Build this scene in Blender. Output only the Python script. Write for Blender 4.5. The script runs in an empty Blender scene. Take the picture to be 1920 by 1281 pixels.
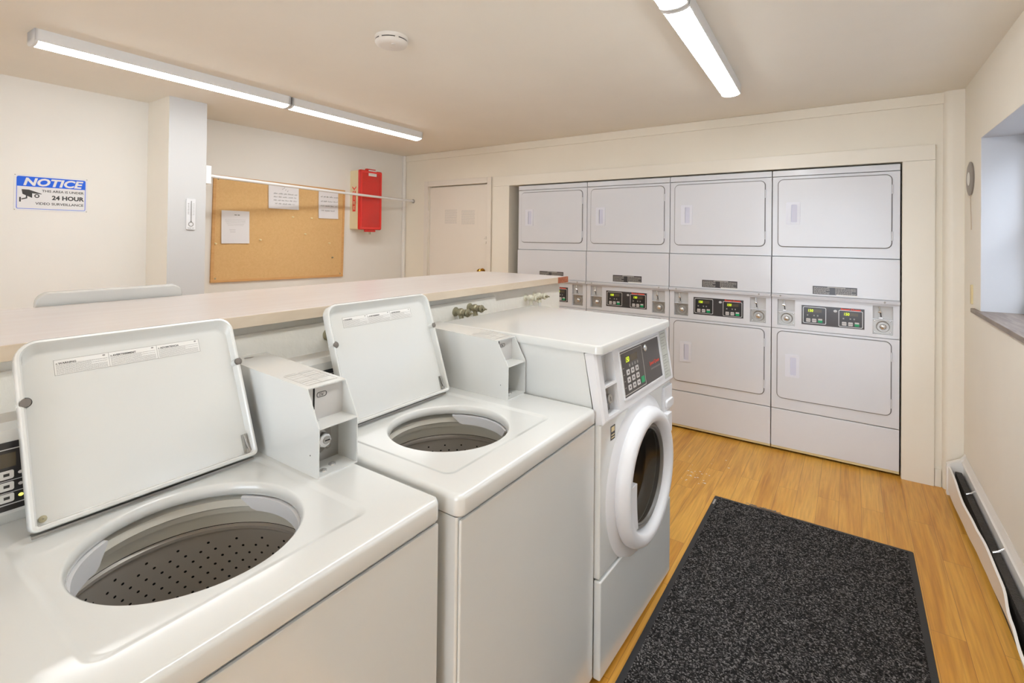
import bpy, bmesh, math, random
from mathutils import Matrix, Vector
random.seed(7)
S = bpy.context.scene
COL = S.collection
PI = math.pi

# ------------------------------------------------------------------ camera
W_PX, H_PX = 1920, 1281
F_PX, SHIFT = 930.61, -202.04
YAW, PITCH, ROLL = 0.59951, 0.00796, 0.01106
CAM = Vector((-0.2442, -3.7574, 1.4010))
cd = bpy.data.cameras.new('camera')
cam = bpy.data.objects.new('camera', cd)
COL.objects.link(cam)
fwd = Vector((-math.sin(YAW), math.cos(YAW), 0)); rgt = Vector((math.cos(YAW), math.sin(YAW), 0)); up = Vector((0, 0, 1))
f2 = fwd * math.cos(PITCH) + up * math.sin(PITCH); u2 = up * math.cos(PITCH) - fwd * math.sin(PITCH)
r3 = rgt * math.cos(ROLL) + u2 * math.sin(ROLL); u3 = u2 * math.cos(ROLL) - rgt * math.sin(ROLL)
mt = Matrix.Identity(4)
for i in range(3):
    mt[i][0] = r3[i]; mt[i][1] = u3[i]; mt[i][2] = -f2[i]; mt[i][3] = CAM[i]
cam.matrix_world = mt
cd.sensor_width = 36.0
cd.lens = F_PX / W_PX * 36.0
cd.shift_y = SHIFT / W_PX
cd.clip_start = 0.02
S.camera = cam

# ------------------------------------------------------------------ world, exposure
S.view_settings.view_transform = 'Standard'
S.view_settings.look = 'None'
S.view_settings.gamma = 1.0
S.view_settings.use_curve_mapping = False
S.view_settings.exposure = 0.58
LAMP_LEFT, LAMP_RIGHT = 18.5, 20.5            # radiance of the ceiling diffusers
w = bpy.data.worlds.new('world'); S.world = w; w.use_nodes = True
bg = w.node_tree.nodes['Background']
bg.inputs[0].default_value = (0.80, 0.89, 1.0, 1); bg.inputs[1].default_value = 5.3

# ------------------------------------------------------------------ materials
def srgb(r, g, b):
    f = lambda c: (c / 255 / 12.92) if c / 255 <= 0.04045 else ((c / 255 + 0.055) / 1.055) ** 2.4
    return (f(r), f(g), f(b), 1)

def mat(name, col, rough=0.5, metal=0.0, coat=0.0, bump=None, var=0.0, emit=None, estr=0.0, spec=0.5):
    m = bpy.data.materials.new(name); m.use_nodes = True
    nt = m.node_tree; b = nt.nodes['Principled BSDF']
    b.inputs['Roughness'].default_value = rough; b.inputs['Metallic'].default_value = metal
    b.inputs['Coat Weight'].default_value = coat; b.inputs['Coat Roughness'].default_value = 0.12
    b.inputs['Specular IOR Level'].default_value = spec
    b.inputs['Base Color'].default_value = col
    tc = nt.nodes.new('ShaderNodeTexCoord')
    if var > 0:
        n = nt.nodes.new('ShaderNodeTexNoise'); n.inputs['Scale'].default_value = 3.0; n.inputs['Detail'].default_value = 3
        r = nt.nodes.new('ShaderNodeValToRGB')
        r.color_ramp.elements[0].position = 0.3; r.color_ramp.elements[1].position = 0.7
        r.color_ramp.elements[0].color = tuple(c * (1 - var) for c in col[:3]) + (1,)
        r.color_ramp.elements[1].color = tuple(min(1, c * (1 + var)) for c in col[:3]) + (1,)
        nt.links.new(tc.outputs['Object'], n.inputs['Vector']); nt.links.new(n.outputs['Fac'], r.inputs[0]); nt.links.new(r.outputs[0], b.inputs['Base Color'])
    if bump:
        n = nt.nodes.new('ShaderNodeTexNoise'); n.inputs['Scale'].default_value = bump[0]; n.inputs['Detail'].default_value = 4
        bp = nt.nodes.new('ShaderNodeBump'); bp.inputs['Strength'].default_value = bump[1]; bp.inputs['Distance'].default_value = bump[2]
        nt.links.new(tc.outputs['Object'], n.inputs['Vector']); nt.links.new(n.outputs['Fac'], bp.inputs['Height']); nt.links.new(bp.outputs[0], b.inputs['Normal'])
    if emit:
        b.inputs['Emission Color'].default_value = emit; b.inputs['Emission Strength'].default_value = estr
    return m

M = {}
M['wall'] = mat('cream_wall_paint', srgb(243, 237, 225), 0.55, bump=(35, 0.12, 0.004), var=0.015)
M['wall_dryer'] = mat('cream_board_paint', srgb(241, 233, 217), 0.5, bump=(30, 0.08, 0.003), var=0.015)
M['wall_left'] = mat('pale_wall_paint', srgb(239, 236, 230), 0.55, bump=(35, 0.1, 0.004), var=0.012)
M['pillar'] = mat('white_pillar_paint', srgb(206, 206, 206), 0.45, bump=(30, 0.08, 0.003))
M['halfwall'] = mat('rough_white_plaster', srgb(240, 237, 228), 0.6, bump=(22, 0.35, 0.012), var=0.01)
M['ceiling'] = mat('ceiling_paint', srgb(244, 239, 229), 0.7, bump=(40, 0.08, 0.003), var=0.012)
M['trim'] = mat('cream_trim_gloss', srgb(241, 234, 220), 0.35, var=0.01)
M['door'] = mat('door_paint', srgb(236, 228, 216), 0.35, var=0.01)
M['enamel'] = mat('white_enamel', srgb(220, 221, 218), 0.24, coat=0.8, var=0.008)
M['enamel_dryer'] = mat('cool_white_enamel', srgb(223, 224, 229), 0.33, coat=0.4, var=0.008)
M['plastic'] = mat('white_plastic', srgb(226, 226, 228), 0.35, var=0.006)
M['plastic_lilac'] = mat('pale_lilac_plastic', srgb(214, 215, 232), 0.35)
M['handle_white'] = mat('cool_white_plastic', srgb(228, 229, 238), 0.3)
M['tub'] = mat('tub_plastic', srgb(224, 220, 208), 0.4, var=0.02)
M['steel'] = mat('drum_steel', srgb(196, 190, 182), 0.36, metal=0.4, var=0.06)
M['chrome'] = mat('chrome', srgb(222, 221, 220), 0.26, metal=0.85)
M['grey_metal'] = mat('grey_plate_metal', srgb(176, 174, 170), 0.35, metal=0.7, var=0.03)
M['greyplate'] = mat('grey_painted_plate', srgb(204, 202, 200), 0.4)
M['dark'] = mat('dark_gap', srgb(30, 28, 26), 0.7)
M['seam'] = mat('seam_grey', srgb(120, 117, 116), 0.7)
M['hole'] = mat('hole_black', srgb(14, 12, 10), 0.8)
M['panelblack'] = mat('panel_charcoal', srgb(58, 54, 56), 0.35, coat=0.3)
M['panelblack2'] = mat('panel_black', srgb(38, 37, 39), 0.3, coat=0.3)
M['button'] = mat('button_grey', srgb(206, 202, 200), 0.4)
M['green'] = mat('button_green', srgb(10, 160, 100), 0.4)
M['silver'] = mat('silver_line', srgb(205, 205, 205), 0.35, metal=0.3)
M['red'] = mat('logo_red', srgb(232, 70, 48), 0.45)
M['led'] = mat('led_yellow_green', srgb(190, 220, 10), 0.5, emit=srgb(205, 230, 0), estr=0.9)
M['ledy'] = mat('led_lamp_yellow', srgb(240, 230, 90), 0.5, emit=srgb(245, 240, 110), estr=0.9)
M['lcd'] = mat('display_window', srgb(92, 84, 70), 0.25)
M['ink'] = mat('ink_dark', srgb(60, 60, 60), 0.6)
M['inkgrey'] = mat('ink_grey', srgb(150, 148, 144), 0.6)
M['inkmid'] = mat('ink_mid_grey', srgb(168, 166, 162), 0.6)
M['inkpale'] = mat('ink_pale', srgb(196, 192, 186), 0.6)
M['label'] = mat('label_white', srgb(232, 231, 228), 0.4)
M['labelgrey'] = mat('label_grey', srgb(196, 198, 190), 0.4)
M['rubber'] = mat('bumper_rubber', srgb(118, 112, 106), 0.6)
M['glass_dark'] = mat('door_glass_dark', srgb(34, 31, 29), 0.22, coat=0.25, var=0.35, spec=.25)
def smoky():
    m = bpy.data.materials.new('smoky_door_glass'); m.use_nodes = True; nt = m.node_tree
    nt.nodes.remove(nt.nodes['Principled BSDF'])
    t = nt.nodes.new('ShaderNodeBsdfTransparent'); t.inputs[0].default_value = (.50, .48, .45, 1)
    g = nt.nodes.new('ShaderNodeBsdfGlossy'); g.inputs['Roughness'].default_value = 0.12; g.inputs[0].default_value = (.8, .8, .8, 1)
    x = nt.nodes.new('ShaderNodeMixShader'); x.inputs[0].default_value = 0.07
    nt.links.new(t.outputs[0], x.inputs[1]); nt.links.new(g.outputs[0], x.inputs[2]); nt.links.new(x.outputs[0], nt.nodes['Material Output'].inputs[0])
    return m
M['glass_dark'] = smoky()
M['gasket'] = mat('grey_gasket', srgb(120, 116, 110), 0.35, metal=0.3)
M['paper'] = mat('paper_white', srgb(236, 235, 238), 0.7, var=0.006)
M['blue'] = mat('sign_blue', srgb(10, 98, 232), 0.4)
M['signwhite'] = mat('sign_white', srgb(232, 231, 232), 0.35)
M['extred'] = mat('cabinet_red', srgb(214, 40, 34), 0.25, coat=0.5, var=0.12)
M['extred2'] = mat('cabinet_red_edge', srgb(236, 52, 46), 0.3, coat=0.4)
M['extcream'] = mat('cabinet_cream', srgb(232, 216, 176), 0.45)
M['brass'] = mat('brass', srgb(176, 138, 62), 0.25, metal=1.0)
M['oldbrass'] = mat('weathered_brass', srgb(166, 160, 134), 0.45, metal=0.5, var=0.3)
M['whitepaintedvalve'] = mat('painted_valve', srgb(226, 222, 202), 0.5, var=0.12)
M['fixture'] = mat('fixture_white', srgb(236, 236, 236), 0.4)
M['diffuser'] = mat('lit_diffuser', srgb(250, 250, 250), 0.5, emit=(0.975, 0.995, 1.0, 1), estr=LAMP_LEFT)
M['diffuser_right'] = mat('lit_diffuser_right', srgb(250, 250, 250), 0.5, emit=(0.975, 0.995, 1.0, 1), estr=LAMP_RIGHT)
M['detector'] = mat('detector_white', srgb(228, 222, 214), 0.5)
M['winframe'] = mat('window_frame_white', srgb(238, 240, 244), 0.4)
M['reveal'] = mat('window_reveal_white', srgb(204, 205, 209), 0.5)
M['well'] = mat('baffle_grey', srgb(170, 174, 180), 0.8, bump=(20, .3, .01), var=.04)  # for the unseen walls added outside the side window
M['ledge'] = mat('ledge_grey', srgb(208, 207, 211), 0.4)
M['heater'] = mat('heater_white', srgb(240, 236, 230), 0.4, var=0.01)
M['fins'] = mat('heater_fins_dark', srgb(62, 58, 54), 0.6, metal=0.3, bump=(120, 0.8, 0.01), var=0.3)
M['dial'] = mat('dial_grey', srgb(150, 142, 136), 0.4, metal=0.4)
M['yellowed'] = mat('yellowed_plastic', srgb(226, 208, 160), 0.5)
M['pin'] = mat('pin_cream', srgb(244, 226, 178), 0.4)
M['matborder'] = mat('mat_rubber', srgb(44, 43, 44), 0.65, bump=(200, 0.3, 0.002))
M['cord'] = mat('thin_cord', srgb(196, 180, 160), 0.6)

def nodes(name):
    m = bpy.data.materials.new(name); m.use_nodes = True
    nt = m.node_tree; return m, nt, nt.nodes['Principled BSDF']
def N(nt, t, **kw):
    n = nt.nodes.new(t)
    for k, v in kw.items():
        if k in n.inputs: n.inputs[k].default_value = v
        else: setattr(n, k, v)
    return n
def ramp(nt, *els):
    r = nt.nodes.new('ShaderNodeValToRGB'); e = r.color_ramp.elements
    e[0].position, e[0].color = els[0]; e[1].position, e[1].color = els[-1]
    for p, c in els[1:-1]:
        x = e.new(p); x.color = c
    return r

def floor_material():
    m, nt, b = nodes('honey_oak_planks'); L = nt.links.new
    tc = N(nt, 'ShaderNodeTexCoord')
    mp = N(nt, 'ShaderNodeMapping'); mp.inputs['Rotation'].default_value = (0, 0, PI / 2); L(tc.outputs['Object'], mp.inputs[0])
    br = N(nt, 'ShaderNodeTexBrick', offset=0.37, offset_frequency=2)
    br.inputs['Scale'].default_value = 1; br.inputs['Brick Width'].default_value = 0.86; br.inputs['Row Height'].default_value = 0.097
    br.inputs['Mortar Size'].default_value = 0.0007; br.inputs['Mortar Smooth'].default_value = 0.2; br.inputs['Bias'].default_value = 0
    br.inputs['Color1'].default_value = (0, 0, 0, 1); br.inputs['Color2'].default_value = (1, 1, 1, 1); br.inputs['Mortar'].default_value = (0.5, 0.5, 0.5, 1)
    L(mp.outputs[0], br.inputs['Vector'])
    # per-plank offset of the grain
    mul = N(nt, 'ShaderNodeVectorMath', operation='SCALE'); mul.inputs['Scale'].default_value = 7.3; L(br.outputs['Color'], mul.inputs[0])
    add = N(nt, 'ShaderNodeVectorMath', operation='ADD'); L(tc.outputs['Object'], add.inputs[0]); L(mul.outputs[0], add.inputs[1])
    m2 = N(nt, 'ShaderNodeMapping'); m2.inputs['Scale'].default_value = (13, 0.9, 1); L(add.outputs[0], m2.inputs[0])
    n1 = N(nt, 'ShaderNodeTexNoise'); n1.inputs['Scale'].default_value = 1; n1.inputs['Detail'].default_value = 5; n1.inputs['Distortion'].default_value = 1.3; L(m2.outputs[0], n1.inputs['Vector'])
    m3 = N(nt, 'ShaderNodeMapping'); m3.inputs['Scale'].default_value = (120, 5, 1); L(add.outputs[0], m3.inputs[0])
    n2 = N(nt, 'ShaderNodeTexNoise'); n2.inputs['Scale'].default_value = 1; n2.inputs['Detail'].default_value = 4; L(m3.outputs[0], n2.inputs['Vector'])
    base = ramp(nt, (0.0, srgb(200, 138, 44)), (0.5, srgb(220, 160, 62)), (1.0, srgb(236, 184, 88))); L(br.outputs['Color'], base.inputs[0])
    g = ramp(nt, (0.30, srgb(178, 116, 40)), (0.44, srgb(218, 156, 58)), (0.56, srgb(230, 174, 76)), (0.72, srgb(196, 136, 54))); L(n1.outputs['Fac'], g.inputs[0])
    mx = N(nt, 'ShaderNodeMix', data_type='RGBA'); mx.inputs[0].default_value = 0.62; L(base.outputs[0], mx.inputs[6]); L(g.outputs[0], mx.inputs[7])
    fine = ramp(nt, (0.32, (0.70, 0.66, 0.58, 1)), (0.62, (1, 1, 1, 1))); L(n2.outputs['Fac'], fine.inputs[0])
    mm = N(nt, 'ShaderNodeMix', data_type='RGBA', blend_type='MULTIPLY'); mm.inputs[0].default_value = 0.6; L(mx.outputs[2], mm.inputs[6]); L(fine.outputs[0], mm.inputs[7])
    mo = N(nt, 'ShaderNodeMix', data_type='RGBA'); L(br.outputs['Fac'], mo.inputs[0]); L(mm.outputs[2], mo.inputs[6]); mo.inputs[7].default_value = srgb(140, 92, 42)
    L(mo.outputs[2], b.inputs['Base Color']); b.inputs['Roughness'].default_value = 0.33
    bp = N(nt, 'ShaderNodeBump'); bp.inputs['Strength'].default_value = 0.15; bp.inputs['Distance'].default_value = 0.002; L(n2.outputs['Fac'], bp.inputs['Height']); L(bp.outputs[0], b.inputs['Normal'])
    return m
M['floor'] = floor_material()

def mat_pile():
    m, nt, b = nodes('charcoal_pile'); L = nt.links.new
    tc = N(nt, 'ShaderNodeTexCoord')
    n0 = N(nt, 'ShaderNodeTexNoise'); n0.inputs['Scale'].default_value = 60; L(tc.outputs['Object'], n0.inputs['Vector'])
    mx = N(nt, 'ShaderNodeMix', data_type='VECTOR'); mx.inputs[0].default_value = 0.012; L(tc.outputs['Object'], mx.inputs[4]); L(n0.outputs['Color'], mx.inputs[5])
    v = N(nt, 'ShaderNodeTexVoronoi'); v.inputs['Scale'].default_value = 240; L(mx.outputs[1], v.inputs['Vector'])
    bw = N(nt, 'ShaderNodeSeparateColor'); L(v.outputs['Color'], bw.inputs[0])
    r = ramp(nt, (0.0, srgb(20, 18, 18)), (0.45, srgb(38, 36, 36)), (0.72, srgb(64, 61, 60)), (1.0, srgb(126, 122, 120))); L(bw.outputs[0], r.inputs[0])
    L(r.outputs[0], b.inputs['Base Color']); b.inputs['Roughness'].default_value = 0.95; b.inputs['Specular IOR Level'].default_value = 0.1
    bp = N(nt, 'ShaderNodeBump'); bp.inputs['Strength'].default_value = 0.8; bp.inputs['Distance'].default_value = 0.004; L(bw.outputs[1], bp.inputs['Height']); L(bp.outputs[0], b.inputs['Normal'])
    return m
M['pile'] = mat_pile()

def wood_like(name, c1, c2, sc, rough=0.4):
    m, nt, b = nodes(name); L = nt.links.new
    tc = N(nt, 'ShaderNodeTexCoord'); mp = N(nt, 'ShaderNodeMapping'); mp.inputs['Scale'].default_value = sc; L(tc.outputs['Object'], mp.inputs[0])
    n = N(nt, 'ShaderNodeTexNoise'); n.inputs['Scale'].default_value = 1; n.inputs['Detail'].default_value = 5; n.inputs['Distortion'].default_value = 0.8; L(mp.outputs[0], n.inputs['Vector'])
    r = ramp(nt, (0.3, c1), (0.7, c2)); L(n.outputs['Fac'], r.inputs[0]); L(r.outputs[0], b.inputs['Base Color'])
    b.inputs['Roughness'].default_value = rough
    return m
M['counter'] = wood_like('pink_beige_laminate', srgb(227, 218, 214), srgb(232, 225, 222), (30, 3, 30), 0.3)
M['fascia'] = wood_like('pale_wood_edge', srgb(214, 196, 172), srgb(224, 209, 188), (20, 4, 20), 0.4)
M['rawend'] = wood_like('reddish_wood_end', srgb(150, 82, 56), srgb(190, 118, 84), (8, 40, 60), 0.6)
M['cork'] = wood_like('cork', srgb(222, 180, 122), srgb(229, 189, 132), (60, 60, 60), 0.85)
M['corkframe'] = wood_like('cork_frame', srgb(212, 160, 100), srgb(224, 176, 118), (10, 6, 50), 0.6)
M['sill'] = wood_like('grey_brown_sill', srgb(104, 90, 82), srgb(142, 128, 118), (50, 5, 20), 0.4)

def glass_mat():
    m = bpy.data.materials.new('clear_pane'); m.use_nodes = True; nt = m.node_tree
    nt.nodes.remove(nt.nodes['Principled BSDF'])
    t = nt.nodes.new('ShaderNodeBsdfTransparent'); g = nt.nodes.new('ShaderNodeBsdfGlossy'); g.inputs['Roughness'].default_value = 0.02
    x = nt.nodes.new('ShaderNodeMixShader'); x.inputs[0].default_value = 0.06
    nt.links.new(t.outputs[0], x.inputs[1]); nt.links.new(g.outputs[0], x.inputs[2]); nt.links.new(x.outputs[0], nt.nodes['Material Output'].inputs[0])
    return m
M['pane'] = glass_mat()

# ------------------------------------------------------------------ helpers
FRONT = Matrix(((1, 0, 0, 0), (0, 0, -1, 0), (0, 1, 0, 0), (0, 0, 0, 1)))     # u=+x v=z n=-y
RIGHT = Matrix(((0, 0, 1, 0), (1, 0, 0, 0), (0, 1, 0, 0), (0, 0, 0, 1)))      # u=+y v=z n=+x
LEFTF = Matrix(((0, 0, -1, 0), (-1, 0, 0, 0), (0, 1, 0, 0), (0, 0, 0, 1)))    # u=-y v=z n=-x
DOWN = Matrix(((1, 0, 0, 0), (0, -1, 0, 0), (0, 0, -1, 0), (0, 0, 0, 1)))     # n = -z
def at(x, y, z): return Matrix.Translation((x, y, z))

def new(): return bmesh.new()
def obj(name, bm, material, parent=None, X=None, smooth=35):
    if X is not None: bm.transform(X)
    bmesh.ops.recalc_face_normals(bm, faces=bm.faces)
    me = bpy.data.meshes.new(name); bm.to_mesh(me); bm.free()
    mats = material if isinstance(material, (list, tuple)) else [material]
    for m in mats: me.materials.append(M[m])
    if smooth:
        me.shade_smooth(); me.set_sharp_from_angle(angle=math.radians(smooth))
    o = bpy.data.objects.new(name, me); COL.objects.link(o)
    if smooth and len(me.polygons) > 6:
        wn = o.modifiers.new('soft_edges', 'WEIGHTED_NORMAL'); wn.keep_sharp = True; wn.weight = 100
    if parent: o.parent = parent
    return o
def tag(o, label=None, cat=None, group=None, kind=None):
    if label: o['label'] = label
    if cat: o['category'] = cat
    if group: o['group'] = group
    if kind: o['kind'] = kind
    return o
def thing(name, loc, label, cat, rz=0.0, group=None):
    o = bpy.data.objects.new(name, None); COL.objects.link(o)
    o.empty_display_size = 0.05
    o.location = loc; o.rotation_euler = (0, 0, rz)
    return tag(o, label, cat, group)
def struct(name, bm, m, parent=None, X=None, smooth=35):
    o = obj(name, bm, m, parent, X, smooth)
    if parent is None: o['kind'] = 'structure'
    return o
def box(bm, x0, x1, y0, y1, z0, z1, bev=0.0, seg=2, mi=0):
    vs = [bm.verts.new((x, y, z)) for x in (x0, x1) for y in (y0, y1) for z in (z0, z1)]
    q = [(0, 1, 3, 2), (4, 6, 7, 5), (0, 4, 5, 1), (2, 3, 7, 6), (0, 2, 6, 4), (1, 5, 7, 3)]
    fs = [bm.faces.new([vs[i] for i in f]) for f in q]
    for f in fs: f.material_index = mi
    if bev > 0:
        es = list({e for f in fs for e in f.edges})
        bmesh.ops.bevel(bm, geom=es, offset=bev, segments=seg, affect='EDGES', profile=0.5)
def B(*a, **k):
    bm = new(); box(bm, *a, **k); return bm
def rrect(u0, u1, v0, v1, r, n=6):
    if isinstance(r, (int, float)): r = (r,) * 4          # corners: lower-right, upper-right, upper-left, lower-left
    out = []
    for (cx, cy, a0, rr) in ((u1 - r[0], v0 + r[0], -PI / 2, r[0]), (u1 - r[1], v1 - r[1], 0, r[1]), (u0 + r[2], v1 - r[2], PI / 2, r[2]), (u0 + r[3], v0 + r[3], PI, r[3])):
        for i in range(n + 1):
            a = a0 + PI / 2 * i / n
            out.append((cx + rr * math.cos(a), cy + rr * math.sin(a)))
    return out
def loops(bm, rings, cap0=True, cap1=True, mi=0):
    R_ = [[bm.verts.new(p) for p in ring] for ring in rings]
    n = len(R_[0])
    for a, b in zip(R_, R_[1:]):
        for i in range(n):
            f = bm.faces.new((a[i], a[(i + 1) % n], b[(i + 1) % n], b[i])); f.material_index = mi
    if cap0: bm.faces.new(R_[0][::-1]).material_index = mi
    if cap1: bm.faces.new(R_[-1]).material_index = mi
def slab(bm, u0, u1, v0, v1, n0, n1, r=0.01, bev=0.0, mi=0):
    """rounded rectangle in u,v, extruded n0..n1, softened front edge"""
    r = (r,) * 4 if isinstance(r, (int, float)) else r
    rings = [[(u, v, n0) for u, v in rrect(u0, u1, v0, v1, r)]]
    if bev > 0:
        rings.append([(u, v, n1 - bev) for u, v in rrect(u0, u1, v0, v1, r)])
        rings.append([(u, v, n1 - bev * .3) for u, v in rrect(u0 + bev * .3, u1 - bev * .3, v0 + bev * .3, v1 - bev * .3, tuple(max(q - bev * .3, .0005) for q in r))])
        rings.append([(u, v, n1) for u, v in rrect(u0 + bev, u1 - bev, v0 + bev, v1 - bev, tuple(max(q - bev, .0005) for q in r))])
    else:
        rings.append([(u, v, n1) for u, v in rrect(u0, u1, v0, v1, r)])
    loops(bm, rings, mi=mi)
def ringframe(bm, o, i, n0, n1, ro, ri, mi=0):
    """rounded rectangular frame; o,i = (u0,u1,v0,v1)"""
    a = rrect(*o, ro); b = rrect(*i, ri)
    loops(bm, [[(u, v, n0) for u, v in a], [(u, v, n1) for u, v in a], [(u, v, n1) for u, v in b], [(u, v, n0) for u, v in b]], False, False, mi)
def lathe(bm, prof, cu=0, cv=0, seg=48, mi=0, cap0=False, cap1=False, a0=0, a1=2 * PI, sy=1.0):
    full = abs(a1 - a0 - 2 * PI) < 1e-6
    k = seg if full else seg + 1
    rings = [[bm.verts.new((cu + r * math.cos(a0 + (a1 - a0) * i / seg), cv + sy * r * math.sin(a0 + (a1 - a0) * i / seg), n)) for i in range(k)] for r, n in prof]
    for a, b in zip(rings, rings[1:]):
        for i in range(seg if full else seg):
            j = (i + 1) % k
            if not full and i + 1 >= k: break
            bm.faces.new((a[i], a[j], b[j], b[i])).material_index = mi
    if cap0: bm.faces.new(rings[0][::-1]).material_index = mi
    if cap1: bm.faces.new(rings[-1]).material_index = mi
def tube(bm, pts, r, seg=10, mi=0, caps=True):
    pts = [Vector(p) for p in pts]; rings = []
    for i, p in enumerate(pts):
        d = (pts[min(i + 1, len(pts) - 1)] - pts[max(i - 1, 0)]).normalized()
        a = Vector((0, 0, 1)) if abs(d.z) < 0.9 else Vector((1, 0, 0))
        s = d.cross(a).normalized(); t = s.cross(d).normalized()
        rr = r[i] if isinstance(r, (list, tuple)) else r
        rings.append([p + s * rr * math.cos(2 * PI * k / seg) + t * rr * math.sin(2 * PI * k / seg) for k in range(seg)])
    loops(bm, rings, caps, caps, mi)
def prism(bm, poly, ax, a, b, mi=0):
    """poly in the plane across axis ax ('x': (y,z), 'y': (x,z), 'z': (x,y))"""
    def P(p, t): return {'x': (t, p[0], p[1]), 'y': (p[0], t, p[1]), 'z': (p[0], p[1], t)}[ax]
    loops(bm, [[P(p, a) for p in poly], [P(p, b) for p in poly]], mi=mi)
def text(name, s, size, u, v, n, X, m, parent, wide=1.0, bold=0.0, shear=0.0, align='LEFT', ext=0.0002):
    c = bpy.data.curves.new(name, 'FONT'); c.body = s; c.size = size; c.extrude = ext; c.offset = bold; c.shear = shear; c.align_x = align
    c.resolution_u = 3
    t = bpy.data.objects.new(name, c); COL.objects.link(t)
    bpy.context.view_layer.update()
    me = bpy.data.meshes.new_from_object(t.evaluated_get(bpy.context.evaluated_depsgraph_get()))
    if bold > 0:                                # drop stray spikes the outline offset can leave
        c.offset = 0; t.update_tag(); bpy.context.view_layer.update()
        ref = bpy.data.meshes.new_from_object(t.evaluated_get(bpy.context.evaluated_depsgraph_get()))
        lo = [min(v_.co[i] for v_ in ref.vertices) - 2 * bold for i in (0, 1)]; hi = [max(v_.co[i] for v_ in ref.vertices) + 2 * bold for i in (0, 1)]
        bad = any(not (lo[i] <= v_.co[i] <= hi[i]) for v_ in me.vertices for i in (0, 1))
        if bad: bpy.data.meshes.remove(me); me = ref
        else: bpy.data.meshes.remove(ref)
    bpy.data.objects.remove(t); bpy.data.curves.remove(c)
    me.transform(X @ Matrix.Translation((u, v, n)) @ Matrix.Diagonal((wide, 1, 1, 1)))
    me.materials.clear(); me.materials.append(M[m])
    o = bpy.data.objects.new(name, me); COL.objects.link(o); o.parent = parent
    return o
def grid_panel(bm, us, vs, niches, n=0.0, mi=0, nmi=0):
    """flat panel over us x vs lines (sorted) with box niches (u0,u1,v0,v1,depth)"""
    U = sorted(set([round(x, 5) for x in us] + [round(q[k], 5) for q in niches for k in (0, 1)]))
    V = sorted(set([round(x, 5) for x in vs] + [round(q[k], 5) for q in niches for k in (2, 3)]))
    g = {}
    def gv(u, v, d):
        k = (u, v, d)
        if k not in g: g[k] = bm.verts.new((u, v, d))
        return g[k]
    for a, b in zip(U, U[1:]):
        for c, d in zip(V, V[1:]):
            mu, mv = (a + b) / 2, (c + d) / 2
            if any(q[0] < mu < q[1] and q[2] < mv < q[3] for q in niches): continue
            bm.faces.new((gv(a, c, n), gv(b, c, n), gv(b, d, n), gv(a, d, n))).material_index = mi
    for (a, b, c, d, dep) in niches:
        A = [(a, c), (b, c), (b, d), (a, d)]
        fr = [bm.verts.new((p[0], p[1], n)) for p in A]; bk = [bm.verts.new((p[0], p[1], n - dep)) for p in A]
        for i in range(4):
            bm.faces.new((fr[i], bk[i], bk[(i + 1) % 4], fr[(i + 1) % 4])).material_index = nmi
        bm.faces.new(bk).material_index = nmi
def copy_tree(o, parent=None):
    c = o.copy(); COL.objects.link(c); c.parent = parent
    for ch in list(o.children): copy_tree(ch, c)
    return c
def strips(bm, u0, u1, v, h, n, k=1, gap=0.0, seed=0, t=0.0002):
    """an illegible line of small print as short dashes"""
    rnd = random.Random(seed); u = u0
    while u < u1:
        L_ = rnd.uniform(2.0, 6.0) * h; e = min(u + L_, u1)
        box(bm, u, e, v, v + h, n, n + t); u = e + h * rnd.uniform(.6, 1.0)

# ------------------------------------------------------------------ the room
XL, XL2, XR, YB, YF, ZC = -4.085, -4.225, 0.28, 0.0, -6.6, 2.265
struct('floor', B(-4.5, 0.6, YF - .15, 1.0, -0.06, 0.0), 'floor', smooth=0)
struct('ceiling', B(-4.5, 0.6, YF - .15, 1.0, ZC, ZC + 0.08), 'ceiling', smooth=0)
bm = new(); box(bm, XL - .15, XL, YF, -2.4145, 0, ZC); struct('wall_left', bm, 'wall_left', smooth=0)
bm = new(); box(bm, XL2 - .12, XL2, -2.4145, YB + .12, 0, ZC); struct('wall_left_recess', bm, 'wall_left', smooth=0)
# shallow pillar between the two parts of the left wall
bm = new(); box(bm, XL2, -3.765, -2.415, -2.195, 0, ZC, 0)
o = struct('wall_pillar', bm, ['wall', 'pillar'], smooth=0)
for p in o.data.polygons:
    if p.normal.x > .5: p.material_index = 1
FX0, FX1, FZ0, FZ1 = -1.7, .22, .12, 2.16
bm = new(); box(bm, -4.5, FX0, YF - .12, YF, 0, ZC); box(bm, FX1, .6, YF - .12, YF, 0, ZC); box(bm, FX0, FX1, YF - .12, YF, 0, FZ0); box(bm, FX0, FX1, YF - .12, YF, FZ1, ZC)
struct('wall_front', bm, 'wall', smooth=0)
bm = new()
for a_ in ((FX0, FX1, FZ0, FZ0 + .05), (FX0, FX1, FZ1 - .05, FZ1), (FX0, FX0 + .05, FZ0, FZ1), (FX1 - .05, FX1, FZ0, FZ1), ((FX0 + FX1) / 2 - .03, (FX0 + FX1) / 2 + .03, FZ0, FZ1)):
    box(bm, a_[0], a_[1], YF - .09, YF - .04, a_[2], a_[3], .003)
w2_ = struct('added_fill_window', bm, 'winframe')  # unseen glazing added behind the camera to brighten the room
obj('window_glass', B(FX0 + .05, FX1 - .05, YF - .067, YF - .063, FZ0 + .05, FZ1 - .05), 'pane', w2_, smooth=0)
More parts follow.
